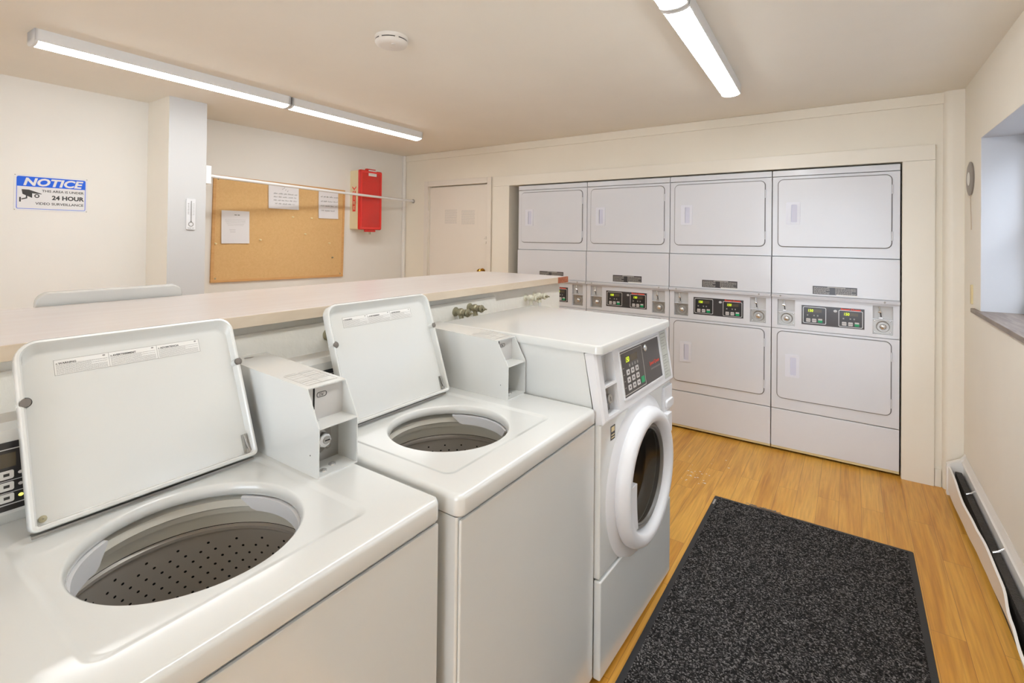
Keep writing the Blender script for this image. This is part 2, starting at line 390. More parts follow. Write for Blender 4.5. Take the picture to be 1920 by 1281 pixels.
# dryer wall with door and alcove openings
bm = new()
AX0, AX1, AZ = -2.835, 0.006, 1.879       # alcove opening
DX0, DX1, DZ = -3.858, -3.093, 1.918      # door opening
box(bm, XL2, DX0, 0, .12, 0, ZC); box(bm, DX0, DX1, 0, .12, DZ, ZC); box(bm, DX1, AX0, 0, .12, 0, ZC)
box(bm, AX0, AX1, 0, .12, AZ, ZC); box(bm, AX1, XR + .20, 0, .12, 0, ZC)
struct('wall_back', bm, 'wall_dryer', smooth=0)
bm = new(); box(bm, AX0 - .03, AX0, .12, .86, 0, AZ + .03); box(bm, AX1, AX1 + .03, .12, .86, 0, AZ + .03)
box(bm, AX0, AX1, .83, .86, 0, AZ + .03); box(bm, AX0, AX1, .12, .83, AZ, AZ + .03)
struct('wall_alcove', bm, 'wall_dryer', smooth=0)
# right wall with window opening
WY0, WY1, WZ0, WZ1 = -2.75, -0.452, 1.05, 1.918  # opening lengthened out of view toward the camera to let in more daylight
bm = new()
box(bm, XR, XR + .20, WY1, 0, 0, ZC); box(bm, XR, XR + .20, YF, WY0, 0, ZC)
box(bm, XR, XR + .20, WY0, WY1, 0, WZ0); box(bm, XR, XR + .20, WY0, WY1, WZ1, ZC)
struct('wall_right', bm, 'wall', smooth=0)
# half wall under the counter
bm = new(); box(bm, -2.22, -1.742, -4.35, -1.035, 0, 1.131)
box(bm, -1.742, -1.728, -4.35, -1.72, 0, 1.105, 0.006)
struct('wall_half', bm, 'halfwall', smooth=0)
# mouldings
struct('trim_1', B(-3.02, 0.156, -.02, 0, AZ, 1.969, .002), 'trim')
struct('trim_2', B(AX1, 0.156, -.02, 0, 0, AZ - .0005, .002), 'trim')
struct('trim_3', B(-3.02, AX0, -.02, 0, 0, AZ - .0005, .002), 'trim')
struct('trim_4', B(XL2, 0.2, -.012, 0, 2.20, ZC, .004), 'wall_dryer')
bm = new(); prism(bm, [(0.190, 0), (0.196, -.022), (0.212, -.034), (0.235, -.036), (XR, -.036), (XR, 0)], 'z', 0, ZC)
struct('trim_5', bm, 'trim', smooth=60)
bm = new(); box(bm, XL2 , XL2 + .035, -.035, 0, 0, ZC, .012, 3); struct('trim_6', bm, 'wall_left')
struct('baseboard_back', B(.158, .188, -.014, 0, 0, .1, .003), 'trim')
struct('baseboard_left', B(XL2, XL2 + .012, -2.19, -.04, 0, .1, .003), 'trim')

# door_1
d = struct('door_1', B(DX0 + .006, DX1 - .006, .012, .05, 0.01, DZ - .01, .002), 'door')
bm = new(); box(bm, DX0 - .055, DX0, -.018, 0, 0, DZ + .055, .003); box(bm, DX1, DX1 + .05, -.018, 0, 0, DZ + .055, .003); box(bm, DX0, DX1, -.018, 0, DZ, DZ + .055, .003)
box(bm, DX0, DX0 + .006, 0, .06, 0, DZ); box(bm, DX1 - .006, DX1, 0, .06, 0, DZ); box(bm, DX0, DX1, .05, .06, 0, DZ)
obj('door_frame', bm, 'door', d)
bm = new(); lathe(bm, [(.030, 0), (.030, .006), (.012, .010), (.011, .03), (.022, .036), (.028, .048), (.026, .060), (.014, .068), (.002, .069)], 0, 0, 28, cap0=True)
obj('door_knob', bm, 'brass', d, at(-3.155, .012, 1.075) @ FRONT)
bm = new(); slab(bm, -.018, .018, -.035, .035, 0, .012, .004, .002); box(bm, .01, .045, -.012, .006, 0, .016, .002); lathe(bm, [(.008, .012), (.008, .018), (.002, .019)], -.004, .014, 16)
obj('latch', bm, 'door', d, at(-3.128, .012, 1.375) @ FRONT)
bm = new(); box(bm, -.012, .012, -.05, .05, 0, .004); tube(bm, [(0, -.05, .006), (0, .05, .006)], .007, 12)
obj('hinge', bm, 'door', d, at(DX0 + .004, -.004, 1.62) @ FRONT)

# window_1
bm = new()
wy0, wy1 = WY0, WY1
box(bm, XR + .155, XR + .20, wy0, wy0 + .05, WZ0, WZ1, .003); box(bm, XR + .155, XR + .20, wy1 - .05, wy1, WZ0, WZ1, .003)
box(bm, XR + .155, XR + .20, wy0, wy1, WZ0 + .015, WZ0 + .07, .003); box(bm, XR + .155, XR + .20, wy0, wy1, WZ1 - .05, WZ1, .003)
box(bm, XR + .16, XR + .19, wy0, wy1, 1.47, 1.51, .003)
win = struct('window_1', bm, 'winframe')
obj('window_glass', B(XR + .173, XR + .177, wy0 + .05, wy1 - .05, WZ0 + .07, WZ1 - .05), 'pane', win, smooth=0)
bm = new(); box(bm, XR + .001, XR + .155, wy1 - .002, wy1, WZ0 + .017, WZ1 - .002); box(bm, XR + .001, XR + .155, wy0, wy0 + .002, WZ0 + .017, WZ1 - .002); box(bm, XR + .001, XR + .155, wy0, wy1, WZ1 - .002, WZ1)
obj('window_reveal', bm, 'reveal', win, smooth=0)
bm = new(); box(bm, XR - .018, XR + .16, wy0 - .1, wy1 + .002, WZ0 - .005, WZ0 + .017, .003)
box(bm, XR - .018, XR + .0, wy1, -0.325, WZ0 - .005, WZ0 + .017, .003)
obj('window_sill', bm, 'sill', win)
tag(win.children[2], 'grey brown wooden sill board')

# unseen walls added outside window_1 to hold back its daylight
bm = new(); box(bm, 1.5, 1.58, -3.3, .3, .5, 2.45); box(bm, XR + .20, 1.5, .22, .3, .5, 2.45); box(bm, XR + .20, 1.5, -3.3, -3.22, .5, 2.45); box(bm, XR + .20, 1.5, -3.22, .22, .5, .58)
struct('wall_daylight_baffle', bm, 'well', smooth=0)
# ------------------------------------------------------------------ counter
ct = thing('countertop', (-2.03, -2.7, 1.132), 'long pinkish laminate countertop on the half wall behind the washers', 'countertop')
def loc(parent, bm): bm.transform(Matrix.Translation(-parent.location)); return bm
obj('laminate_top', loc(ct, B(-2.36, -1.700, -4.35, -1.0225, 1.1315, 1.166, .002)), 'counter', ct)
obj('front_edge', loc(ct, B(-1.7, -1.694, -4.35, -1.14, 1.1315, 1.165, .001)), 'fascia', ct)
tag(obj('end_block', loc(ct, B(-1.700, -1.690, -1.14, -1.02, 1.130, 1.1655, .001)), 'rawend', ct), 'bare reddish wood at the end of the front edge')

# ------------------------------------------------------------------ top-load washers
def hole_outline(cx, cy, r, angs):
    return [(cx + r * math.cos(a), cy + r * math.sin(a)) for a in angs]
def ray_rrect(cx, cy, a, x0, x1, y0, y1, r):
    """distance from (cx,cy) along angle a to the rounded rectangle"""
    mx, my, hx, hy = (x0 + x1) / 2, (y0 + y1) / 2, (x1 - x0) / 2 - r, (y1 - y0) / 2 - r
    lo, hi = 0.0, 2.0
    for _ in range(40):
        m_ = (lo + hi) / 2
        px, py = abs(cx + m_ * math.cos(a) - mx) - hx, abs(cy + m_ * math.sin(a) - my) - hy
        dd = math.hypot(max(px, 0), max(py, 0)) + min(max(px, py), 0) - r
        if dd > 0: hi = m_
        else: lo = m_
    return lo
WD, WW, WZ = 0.695, 0.665, 0.865            # washer depth, width, working height

def make_washer(name, loc_, label, hx, hy, hr, lid_y0, lid_y1, lid_lean, rz=0.0, full=True, group=None, stained=False):
    """origin: floor under the front right-hand corner; the front looks to +x, the machine runs to -x and -y"""
    t = thing(name, loc_, label, 'washing machine', rz, group)
    bm = new()
    cab = [(x, y) for x, y in rrect(-WD, -.012, -WW + .004, -.004, .006, 3)]
    cai = [(x, y) for x, y in rrect(-WD + .003, -.015, -WW + .007, -.007, .005, 3)]
    loops(bm, [[(x, y, .095) for x, y in cai], [(x, y, WZ - .048) for x, y in cai], [(x, y, WZ - .048) for x, y in cab], [(x, y, .095) for x, y in cab]], True, False)
    obj('cabinet', bm, 'enamel', t)
    obj('kick_panel', B(-WD + .02, -.03, -WW + .01, -.01, .0, .0945, .003), 'enamel', t)
    obj('front_panel', B(-.0115, -.003, -WW + .007, -.007, .02, WZ - .052, .004), 'enamel', t)
    # lid-deck with the oval opening, its lid well and soft rolled edges
    outer = (-WD, 0, -WW, 0)
    well = (-.50, -.076, lid_y0 - .034, lid_y1 + .012)
    rects = [(outer, .022), ((outer[0] + .014, outer[1] - .014, outer[2] + .014, outer[3] - .014), .014), (well, .03), ((well[0] + .014, well[1] - .014, well[2] + .014, well[3] - .014), .025)]
    angs = [2 * PI * i / 120 for i in range(120)]
    for (x0, x1, y0, y1), r in rects:
        for (ex, ey, a0) in ((x1 - r, y0 + r, -PI / 2), (x1 - r, y1 - r, 0), (x0 + r, y1 - r, PI / 2), (x0 + r, y0 + r, PI)):
            for i in range(7):
                a = a0 + PI / 2 * i / 6
                angs.append(math.atan2(ey + r * math.sin(a) - hy, ex + r * math.cos(a) - hx) % (2 * PI))
    angs = sorted(set(round(a, 4) for a in angs))
    def rr(rect, r, z): 
        return [(hx + ray_rrect(hx, hy, a, *rect, r) * math.cos(a), hy + ray_rrect(hx, hy, a, *rect, r) * math.sin(a), z) for a in angs]
    def ci(r, z): return [(hx + r * math.cos(a), hy + r * math.sin(a), z) for a in angs]
    def ins(rc, k): return (rc[0] + k, rc[1] - k, rc[2] + k, rc[3] - k)
    rings = [rr(ins(outer, .004), .018, WZ - .046), rr(outer, .022, WZ - .042), rr(outer, .022, WZ - .012), rr(ins(outer, .0035), .019, WZ - .0035), rr(ins(outer, .012), .014, WZ),
             rr(well, .03, WZ), rr(ins(well, .004), .028, WZ - .0008), rr(ins(well, .009), .026, WZ - .0022), rr(ins(well, .014), .024, WZ - .0038), rr(ins(well, .018), .022, WZ - .0043)]
    dr = lambda a: 1.0
    rings += [ci(hr + .009, WZ - .0055), ci(hr + .004, WZ - .009), ci(hr, WZ - .018), ci(hr, WZ - .028), ci(hr + .004, WZ - .032)]
    bm = new(); loops(bm, rings, False, False)
    obj('top_deck', bm, 'enamel', t, smooth=50)
    # tub cover, balance ring and perforated steel basket
    bm = new(); lathe(bm, [(hr + .035, WZ - .034), (hr + .030, WZ - .040), (hr + .012, WZ - .046), (hr + .008, WZ - .060), (hr + .018, WZ - .066), (hr + .020, WZ - .078), (hr + .034, WZ - .082), (hr + .036, WZ - .110)], hx, hy, 96)
    obj('tub_ring', bm, 'tub', t, smooth=40)
    bm = new(); lathe(bm, [(hr + .037, WZ - .110), (hr + .037, WZ - .1135)], hx, hy, 96)
    obj('rim_seal', bm, 'hole', t)
    bm = new(); rb = hr + .038; zb = WZ - .112
    lathe(bm, [(rb - .001, zb), (rb - .006, zb - .004), (rb - .006, zb - .010), (rb + .0, zb - .016), (rb, zb - .33), (rb - .03, zb - .36), (.05, zb - .37)], hx, hy, 96, cap1=True)
    dm = obj('steel_basket', bm, 'steel', t, smooth=40)
    bm = new()
    if full:
        for k in range(14):
            for j in range(48):
                a = 2 * PI * (j + (k % 2) * .5) / 48
                if k == 0 and j % 2: continue
                z = zb - .034 - k * .0165; rad = rb - .0006
                c = Vector((hx + rad * math.cos(a), hy + rad * math.sin(a), z)); nrm = Vector((-math.cos(a), -math.sin(a), 0)); tn = Vector((-math.sin(a), math.cos(a), 0))
                vs = [bm.verts.new(c + tn * (.0030 * math.cos(q * PI / 4)) + Vector((0, 0, .0025 * math.sin(q * PI / 4))) + nrm * .0002) for q in range(8)]
                bm.faces.new(vs)
        tag(obj('basket_perforation', bm, 'hole', dm, smooth=0), 'black drain holes punched in rows', kind='stuff')
    # bleach dispenser tongue on the far right rim, short guard on the left
    bm = new()
    def arc(a0, a1, ri, ro, z0, z1):
        k = 20; A = []
        for i in range(k + 1):
            a = a0 + (a1 - a0) * i / k; e = math.sin(PI * min(1, min(i, k - i) / 3) / 2)
            A.append([bm.verts.new((hx + q * math.cos(a), hy + q * math.sin(a), z)) for q, z in ((ro, z1), (ri, z1), (ri, z1 - (z1 - z0) * max(e, .1)), (ro, z1 - (z1 - z0) * max(e, .1)))])
        for p, q in zip(A, A[1:]):
            for i in range(4): bm.faces.new((p[i], p[(i + 1) % 4], q[(i + 1) % 4], q[i]))
        bm.faces.new(A[0]); bm.faces.new(A[-1][::-1])
    arc(math.radians(48), math.radians(128), hr - .004, hr + .014, WZ - .062, WZ - .034)
    obj('bleach_dispenser', bm, 'plastic', t, smooth=40)
    if stained:
        bm = new(); arc(math.radians(-150), math.radians(-92), hr - .005, hr + .012, WZ - .075, WZ - .033)
        obj('rim_guard', bm, 'plastic', t, smooth=40)
    # raised lip at the front of the opening
    # open lid: a shallow tray leaning back from its hinge
    LW, LL = lid_y1 - lid_y0, .345
    X = at(-.492, lid_y0, WZ + .004) @ Matrix.Rotation(-lid_lean, 4, 'Y') @ RIGHT
    bm = new()
    RO = (.012, .035, .035, .012); 
    def rl(k, n, rr_=None): return [(u, v, n) for u, v in rrect(k, LW - k, k, LL - k, tuple(max(q - k, .004) for q in RO), 8)]
    loops(bm, [rl(.004, -.004), rl(.0, .0), rl(0, .019), rl(.002, .0225), rl(.006, .023), rl(.009, .020)], True, False)
    # inner floor ring is set in more at the top edge
    inner = [(u, v, .003) for u, v in rrect(.012, LW - .012, .012, LL - .03, (.006, .03, .03, .006), 8)]
    rim = [(u, v, .020) for u, v in rrect(.009, LW - .009, .009, LL - .009, (.004, .026, .026, .004), 8)]
    loops(bm, [rim, [(u, v, .004) for u, v in rrect(.011, LW - .011, .011, LL - .022, (.006, .028, .028, .006), 8)], inner], False, True)
    lid = obj('lid', bm, 'enamel', t, X, smooth=50)
    for (u, v) in ((.009, LL * .66), (LW - .005, LL * .66)):
        bm = new(); lathe(bm, [(.0095, .0), (.0095, .0225)], u, v, 20); obj('bumper_socket', bm, 'enamel', lid, X)
        bm = new(); lathe(bm, [(.0082, .012), (.0082, .0235), (.006, .0245), (.0005, .025)], u, v, 20, cap1=True)
        obj('rubber_bumper', bm, 'rubber', lid, X)
    bm = new()
    box(bm, LW - .024, LW - .012, .012, .055, .004, .0055); tube(bm, [(LW - .018, .055, .008), (LW - .016, .03, .009), (LW - .012, .014, .010)], .0022, 8)
    lathe(bm, [(.007, .004), (.007, .009), (.001, .010)], LW - .014, .014, 14)
    obj('hinge_spring', bm, 'grey_metal', lid, X)
    bm = new(); lathe(bm, [(.006, .003), (.006, .007), (.001, .008)], .020, .020, 14)
    obj('hinge_screw', bm, 'oldbrass', lid, X)
    if full:
        u0, u1, v0, v1 = LW * .145, LW * .808, LL * .790, LL * .880
        lb = obj('warning_label', B(u0, u1, v0, v1, .003, .0034), 'label', lid, X, smooth=0)
        bm = new(); t_ = .0006
        box(bm, u0, u1, v0, v0 + t_, .0034, .0036); box(bm, u0, u1, v1 - t_, v1, .0034, .0036); box(bm, u0, u0 + t_, v0, v1, .0034, .0036); box(bm, u1 - t_, u1, v0, v1, .0034, .0036)
        cw = (u1 - u0) / 3
        for k in (1, 2): box(bm, u0 + cw * k, u0 + cw * k + t_, v0, v1, .0034, .0036)
        for k in range(3):
            for j in range(9):
                vv = v1 - .0112 - j * .0022
                strips(bm, u0 + cw * k + .003, u0 + cw * (k + 1) - (.003 if j > 3 or j in (0, 2) else .03), vv, .0007, .0034, seed=k * 20 + j)
            lathe(bm, [(.0026, .0034), (.0026, .0036)], u0 + cw * (k + 1) - .008, v1 - .0042, 12, cap1=True, sy=.6)
            box(bm, u0 + cw * k + .003, u0 + cw * k + .0055, v1 - .0092, v1 - .0068, .0034, .0036)
        obj('small_print', bm, 'inkgrey', lb, X, smooth=0)
        for k, s in enumerate(('WARNING', 'AVERTISSEMENT', 'ADVERTENCIA')):
            text('heading', s, .0052, u0 + cw * k + .007, v1 - .0094, .0035, X, 'ink', lb, wide=1.1, bold=.00012)
    obj('hinge_strip', B(-.501, -.488, lid_y0 + .004, lid_y1 - .004, WZ - .006, WZ + .002, .001), 'grey_metal', t)
    # rear console with the control panel facing the user
    bm = new(); prism(bm, [(-WD + .004, WZ - .002), (-.588, WZ - .002), (-.578, WZ + .020), (-.598, WZ + .168), (-.612, WZ + .180), (-WD + .03, WZ + .184), (-WD + .004, WZ + .17)], 'y', -WW + .012, -.110)
    cs = obj('console', bm, 'enamel', t, smooth=30)
    ang = math.atan2(.020, .148)
    XC = at(-.578, -WW + .012, WZ + .020) @ Matrix.Rotation(-ang, 4, 'Y') @ RIGHT
    cw = WW - .122
    bm = new(); slab(bm, .012, cw - .012, .006, .128, .0, .0012, .003)
    cp = obj('control_panel', bm, 'panelblack2', cs, XC)
    bm = new()
    for v in (.016, .114): box(bm, .014, cw - .014, v, v + .0018, .0012, .0015)
    for v in (.037, .058): box(bm, .014, .25, v, v + .0012, .0012, .0015)
    obj('panel_line', bm, 'silver', cp, XC, smooth=0)
    bm = new(); box(bm, .03, .128, .083, .108, .0012, .0016); obj('display', bm, 'lcd', cp, XC, smooth=0)
    for j in range(3):
        for uu in (.045, .075, .105, .142):
            bm = new(); slab(bm, uu, uu + .020, .021 + j * .0205, .036 + j * .0205, .0012, .0022, .003); bb = obj('button', bm, 'label', cp, XC)
            bm = new(); box(bm, uu + .006, uu + .014, .026 + j * .0205, .031 + j * .0205, .0022, .0024); obj('button_mark', bm, 'ink', bb, XC, smooth=0)
        bm = new(); lathe(bm, [(.0035, .0012), (.0035, .0022)], .134, .0285 + j * .0205, 12, cap1=True, sy=.8)
        obj('indicator_light', bm, 'ledy' if j == 0 else 'button', cp, XC)
    # coin meter case
    cy0, cy1 = -.106, -.001
    XF = -.270
    prof = [(XF, WZ), (XF, WZ + .110), (XF - .046, WZ + .190), (-WD + .020, WZ + .204), (-WD + .020, WZ)]
    bm = new(); th = .0025
    prism(bm, prof, 'y', cy0, cy0 + th); prism(bm, prof, 'y', cy1 - th, cy1)
    prism(bm, [(XF - .046, WZ + .190), (-WD + .020, WZ + .204), (-WD + .020, WZ + .201), (XF - .046, WZ + .187)], 'y', cy0 + th, cy1 - th)
    box(bm, -WD + .020, -WD + .023, cy0 + th, cy1 - th, WZ, WZ + .2)
    box(bm, -WD + .023, XF, cy0 + th, cy1 - th, WZ, WZ + .003)
    cb = obj('coin_box', bm, 'enamel', t, smooth=0)
    obj('shelf', B(XF - .056, XF + .0005, cy0 + th, cy1 - th, WZ + .107, WZ + .110), 'enamel', cb, smooth=0)
    obj('coin_plate', B(XF - .060, XF - .056, cy0 + th, cy1 - th, WZ + .107, WZ + .188), 'greyplate', cb, smooth=0)
    lp = obj('lock_plate', B(XF - .075, XF - .070, cy0 + th, cy1 - th, WZ + .003, WZ + .107), 'grey_metal', cb, smooth=0)
    XN = at(XF - .056, cy0, WZ) @ RIGHT
    bm = new(); box(bm, .022, .0265, .140, .186, 0, .0006); box(bm, .012, .0265, .136, .1395, 0, .0006)
    obj('coin_slot', bm, 'hole', cb, XN, smooth=0)
    bm = new(); tube(bm, [(.012, .137, .003), (.018, .134, .006), (.018, .118, .007), (.024, .112, .010)], [.003, .005, .004, .004], 8); box(bm, .010, .030, .110, .1135, 0, .014, .001)
    obj('coin_chute', bm, 'chrome', cb, XN)
    if full:
        bm = new(); ringframe(bm, (.032, .058, .160, .172), (.0332, .0568, .1612, .1708), 0, .0008, .005, .004)
        em = obj('price_badge', bm, 'ink', cb, XN)
        text('price', '25\u00a2', .0085, .0375, .1632, .0002, XN, 'ink', em)
    XN2 = at(XF - .070, cy0, WZ) @ RIGHT
    bm = new(); lathe(bm, [(.040, 0), (.040, .002), (.034, .006), (.024, .012), (.020, .014)], .040, .062, 40, cap1=True)
    obj('lock_dome', bm, 'grey_metal', cb, XN2)
    bm = new(); lathe(bm, [(.017, .012), (.017, .030), (.0155, .032)], .044, .062, 8, cap1=True); lk = obj('lock_nut', bm, 'chrome', cb, XN2, smooth=20)
    bm = new(); lathe(bm, [(.0095, .032), (.0095, .0335)], .048, .062, 20, cap1=True); box(bm, .042, .055, .0608, .0634, .0335, .0338, mi=1)
    obj('lock_face', bm, ['grey_metal', 'hole'], lk, XN2)
    bm = new(); lathe(bm, [(.0085, 0), (.0085, .003), (.0055, .005), (.0055, .0035), (.001, .0035)], .072, .036, 18); obj('lock_bolt', bm, 'grey_metal', cb, XN2)
    for uy in (.028, .060):
        bm = new(); lathe(bm, [(.0085, 0), (.008, .0025), (.004, .0045), (.0004, .005)], XF - .022 - (.012 if uy > .03 else 0), cy0 + uy, 18)
        obj('screw', bm, 'chrome', cb, at(0, 0, WZ + .003))
    bm = new(); lathe(bm, [(.0016, 0), (.0016, .0004)], 0, 0, 8, cap1=True)
    obj('rivet', bm, 'ink', cb, at(XF - .03, cy0, WZ + .045) @ Matrix.Rotation(PI / 2, 4, 'X'))
    if full:
        # faint printed table and badge on the case top
        ta = math.atan2(.014, (WD - .02 - .316))
        XT = at(XF - .046, cy0, WZ + .190) @ Matrix.Rotation(ta, 4, 'Y') @ Matrix.Rotation(PI / 2, 4, 'Z')
        bm = new(); rnd = random.Random(5)
        for k in range(9):
            for q in range(2):
                u = .020 + q * .038; vv = .022 + k * .0125
                if rnd.random() < .85: strips(bm, u, u + .030, vv, .0013, .0001, seed=k * 3 + q)
        for k in range(4): box(bm, .014, .094, .018 + k * .032, .0188 + k * .032, .0001, .0003)
        for k in (.014, .053, .0935): box(bm, k, k + .0008, .018, .118, .0001, .0003)
        obj('printed_table', bm, 'inkmid', cb, XT, smooth=0)
        bm = new(); lathe(bm, [(.013, .0001), (.013, .0004)], .045, .335, 20, cap1=True, sy=.55)
        obj('badge', bm, 'inkgrey', cb, XT)
    return t

w1 = make_washer('top_load_washer', (-.938, -2.985, 0), 'open white top-load washer nearest the camera, big perforated steel drum in view', -.292, -.343, .176, -.527, -.127, .43, stained=True)
w2 = make_washer('top_load_washer', (-.905, -2.303, 0), 'open white top-load washer standing next to the front-load washer', -.290, -.372, .167, -.577, -.162, .34)
w3 = make_washer('top_load_washer', (-2.925, -3.42, 0), 'white washer behind the counter with only its raised lid edge showing', -.292, -.343, .176, -.527, -.110, .20, rz=PI, full=False)

# ------------------------------------------------------------------ front-load washer
def front_loader():
    t = thing('front_load_washer', (-.893, -2.306, 0), 'white front-load washer with round dark glass door beside the black mat', 'washing machine', -math.atan2(.020, .65))
    Wf, Df = .665, .700
    Y = Matrix.Identity(4)
    bm = new(); sd = [(-Df, .012), (-.021, .012), (-.021, .812), (-.062, 1.034), (-Df, 1.034)]
    prism(bm, sd, 'y', .004, .007); prism(bm, sd, 'y', Wf - .007, Wf - .004)
    box(bm, -Df, -Df + .003, .007, Wf - .007, .012, 1.034); box(bm, -Df + .003, -.085, .007, Wf - .007, .812, 1.034); box(bm, -Df + .003, -.021, .007, Wf - .007, .012, .015)
    obj('cabinet', bm, 'enamel', t)
    bm = new()
    slab(bm, -.004 - Df, .0, -.002, Wf + .002, 1.0345, 1.062, .022, .010)
    obj('top_cover', bm, 'enamel', t)
    # base panel
    bm = new(); box(bm, -.02, .006, 0.002, Wf - .002, .012, .322, .006, 3); obj('base_panel', bm, 'enamel', t)
    pcy, pcz, pr = .325, .547, .178
    an = sorted(set([round(2 * PI * i / 96, 4) for i in range(96)] + [round(math.atan2(z - pcz, y - pcy) % (2 * PI), 4) for z in (.327, .812) for y in (.002, Wf - .002)]))
    def rc(k, n): return [(pcy + ray_rrect(pcy, pcz, a_, .002 + k, Wf - .002 - k, .327 + k, .812 - k, .004) * math.cos(a_), pcz + ray_rrect(pcy, pcz, a_, .002 + k, Wf - .002 - k, .327 + k, .812 - k, .004) * math.sin(a_), n) for a_ in an]
    def cc(r, n): return [(pcy + r * math.cos(a_), pcz + r * math.sin(a_), n) for a_ in an]
    bm = new(); loops(bm, [rc(0, -.02), rc(0, -.004), rc(.002, .0), rc(.006, .002), cc(pr, .002), cc(pr, -.02)], False, False)
    obj('front_panel', bm, 'enamel', t, RIGHT)
    bm = new(); lathe(bm, [(pr - .002, .001), (pr - .006, -.02), (pr - .02, -.035), (pr - .012, -.05), (pr - .018, -.07), (pr - .005, -.085)], 0, 0, 72); obj('door_boot', bm, 'gasket', t, at(0, pcy, pcz) @ RIGHT, smooth=60)
    bm = new(); lathe(bm, [(pr - .006, -.083), (.235, -.095), (.235, -.40), (.20, -.42), (.001, -.425)], 0, 0, 72)
    for k in range(3):
        a_ = k * 2 * PI / 3 + .5; c_ = [(.236 * math.cos(a_ + q), .236 * math.sin(a_ + q)) for q in (-.16, .16)] + [(.185 * math.cos(a_ + q), .185 * math.sin(a_ + q)) for q in (.05, -.05)]
        loops(bm, [[(u, v, -.10) for u, v in c_], [(u, v, -.40) for u, v in c_]])
    obj('drum', bm, 'steel', t, at(0, pcy, pcz) @ RIGHT, smooth=40)
    for yy in (.03, Wf - .03):
        for xx in (-.04, -Df + .05):
            bm = new(); lathe(bm, [(.018, 0), (.018, .006), (.008, .008), (.008, .014)], xx, yy, 16, cap0=True); obj('leveling_foot', bm, 'dark', t)
    # control fascia, leaning back
    H = .222; lean = .035
    a = math.atan2(lean, H)
    X = at(.014, 0, .815) @ Matrix.Rotation(-a, 4, 'Y') @ RIGHT
    Lh = math.hypot(H, lean)
    bm = new()
    grid_panel(bm, [0.010, Wf - .004], [.008, Lh - .004], [(.040, .128, .016, Lh - .016, .042)], 0.0)
    u0, u1, v0, v1 = .010, Wf - .004, .008, Lh - .004
    bk = [(0.002, .0, -.006), (Wf - .001, 0, -.006), (Wf - .001, Lh, -.006), (.002, Lh, -.006)]
    fr = [(u0, v0, 0), (u1, v0, 0), (u1, v1, 0), (u0, v1, 0)]
    fv = [bm.verts.new(p) for p in fr]; bv = [bm.verts.new(p) for p in bk]; cv = [bm.verts.new((p[0], p[1], -.030 if p[1] == 0 else -.038)) for p in bk]
    for i in range(4):
        j = (i + 1) % 4
        bm.faces.new((fv[i], fv[j], bv[j], bv[i])); bm.faces.new((bv[i], bv[j], cv[j], cv[i]))
    bmesh.ops.remove_doubles(bm, verts=bm.verts, dist=.0001)
    fa = obj('control_fascia', bm, 'plastic', t, X, smooth=0)
    obj('niche_shelf', B(.0402, .1278, Lh * .47, Lh * .50, -.0415, .001), 'plastic', fa, X, smooth=0)
    obj('coin_plate', B(.0402, .1278, Lh * .50, Lh - .0165, -.0415, -.034), 'greyplate', fa, X, smooth=0)
    bm = new(); box(bm, .0402, .1278, .0165, Lh * .47, -.0415, -.038); lathe(bm, [(.034, -.038), (.034, -.034), (.024, -.028)], .084, .062, 30, cap1=True)
    lathe(bm, [(.016, -.028), (.016, -.010), (.014, -.008)], .084, .062, 20, cap1=True)
    obj('lock_plate', bm, 'grey_metal', fa, X)
    bm = new(); box(bm, .0825, .0855, .055, .069, -.008, -.0076); obj('key_slot', bm, 'hole', fa, X, smooth=0)
    bm = new(); lathe(bm, [(.007, 0), (.006, .002), (.001, .003)], .10, .026, 14); obj('screw', bm, 'chrome', fa, X @ at(0, 0, -.038))
    # black panel with bezel
    pu0, pu1, pv0, pv1 = .172, .545, .040, .196
    bm = new(); ringframe(bm, (pu0 - .006, pu1 + .006, pv0 - .006, pv1 + .006), (pu0, pu1, pv0, pv1), 0, .004, .004, .002)
    obj('bezel', bm, 'plastic', fa, X)
    pn = obj('control_panel', B(pu0, pu1, pv0, pv1, 0, .0012), 'panelblack', fa, X, smooth=0)
    bm = new(); ringframe(bm, (pu0 + .006, pu0 + .200, pv0 + .006, pv1 - .006), (pu0 + .008, pu0 + .198, pv0 + .008, pv1 - .008), .0012, .0016, .003, .002)
    obj('panel_line', bm, 'inkpale', pn, X, smooth=0)
    obj('display', B(pu0 + .040, pu0 + .150, pv1 - .046, pv1 - .022, .0012, .0015), 'lcd', pn, X, smooth=0)
    text('display_digits', '150', .026, pu0 + .044, pv1 - .043, .0016, X, 'led', pn, wide=.8, shear=.15)
    for r_ in range(3):
        for c_ in range(3):
            u = pu0 + .040 + c_ * .040; v = pv0 + .018 + r_ * .026
            bm = new(); slab(bm, u, u + .026, v, v + .018, .0012, .0025, .003); bb = obj('button', bm, 'button', pn, X)
            obj('button_mark', B(u + .009, u + .017, v + .006, v + .012, .0025, .0027), 'ink', bb, X, smooth=0)
    bm = new(); slab(bm, pu0 + .160, pu0 + .188, pv0 + .018, pv0 + .040, .0012, .0026, .003); obj('start_button', bm, 'green', pn, X)
    for k in range(4): obj('indicator_light', B(pu0 + .070 + k * .024, pu0 + .080 + k * .024, pv0 + .094, pv0 + .104, .0012, .0014), 'inkgrey', pn, X, smooth=0)
    for k in range(4): obj('printed_mark', B(pu0 + .014, pu0 + .026, pv0 + .03 + k * .022, pv0 + .033 + k * .022, .0012, .0014), 'inkgrey', pn, X, smooth=0)
    bm = new(); lathe(bm, [(.013, 0), (.013, .005), (.008, .008), (.006, .007), (.001, .007)], pu0 + .226, pv1 - .022, 24); obj('key_lock', bm, 'chrome', pn, X)
    text('brand_lettering', 'Speed Queen', .020, pu1 - .118, pv0 + .062, .0014, X, 'red', pn, wide=.95, bold=.0004, shear=.1)
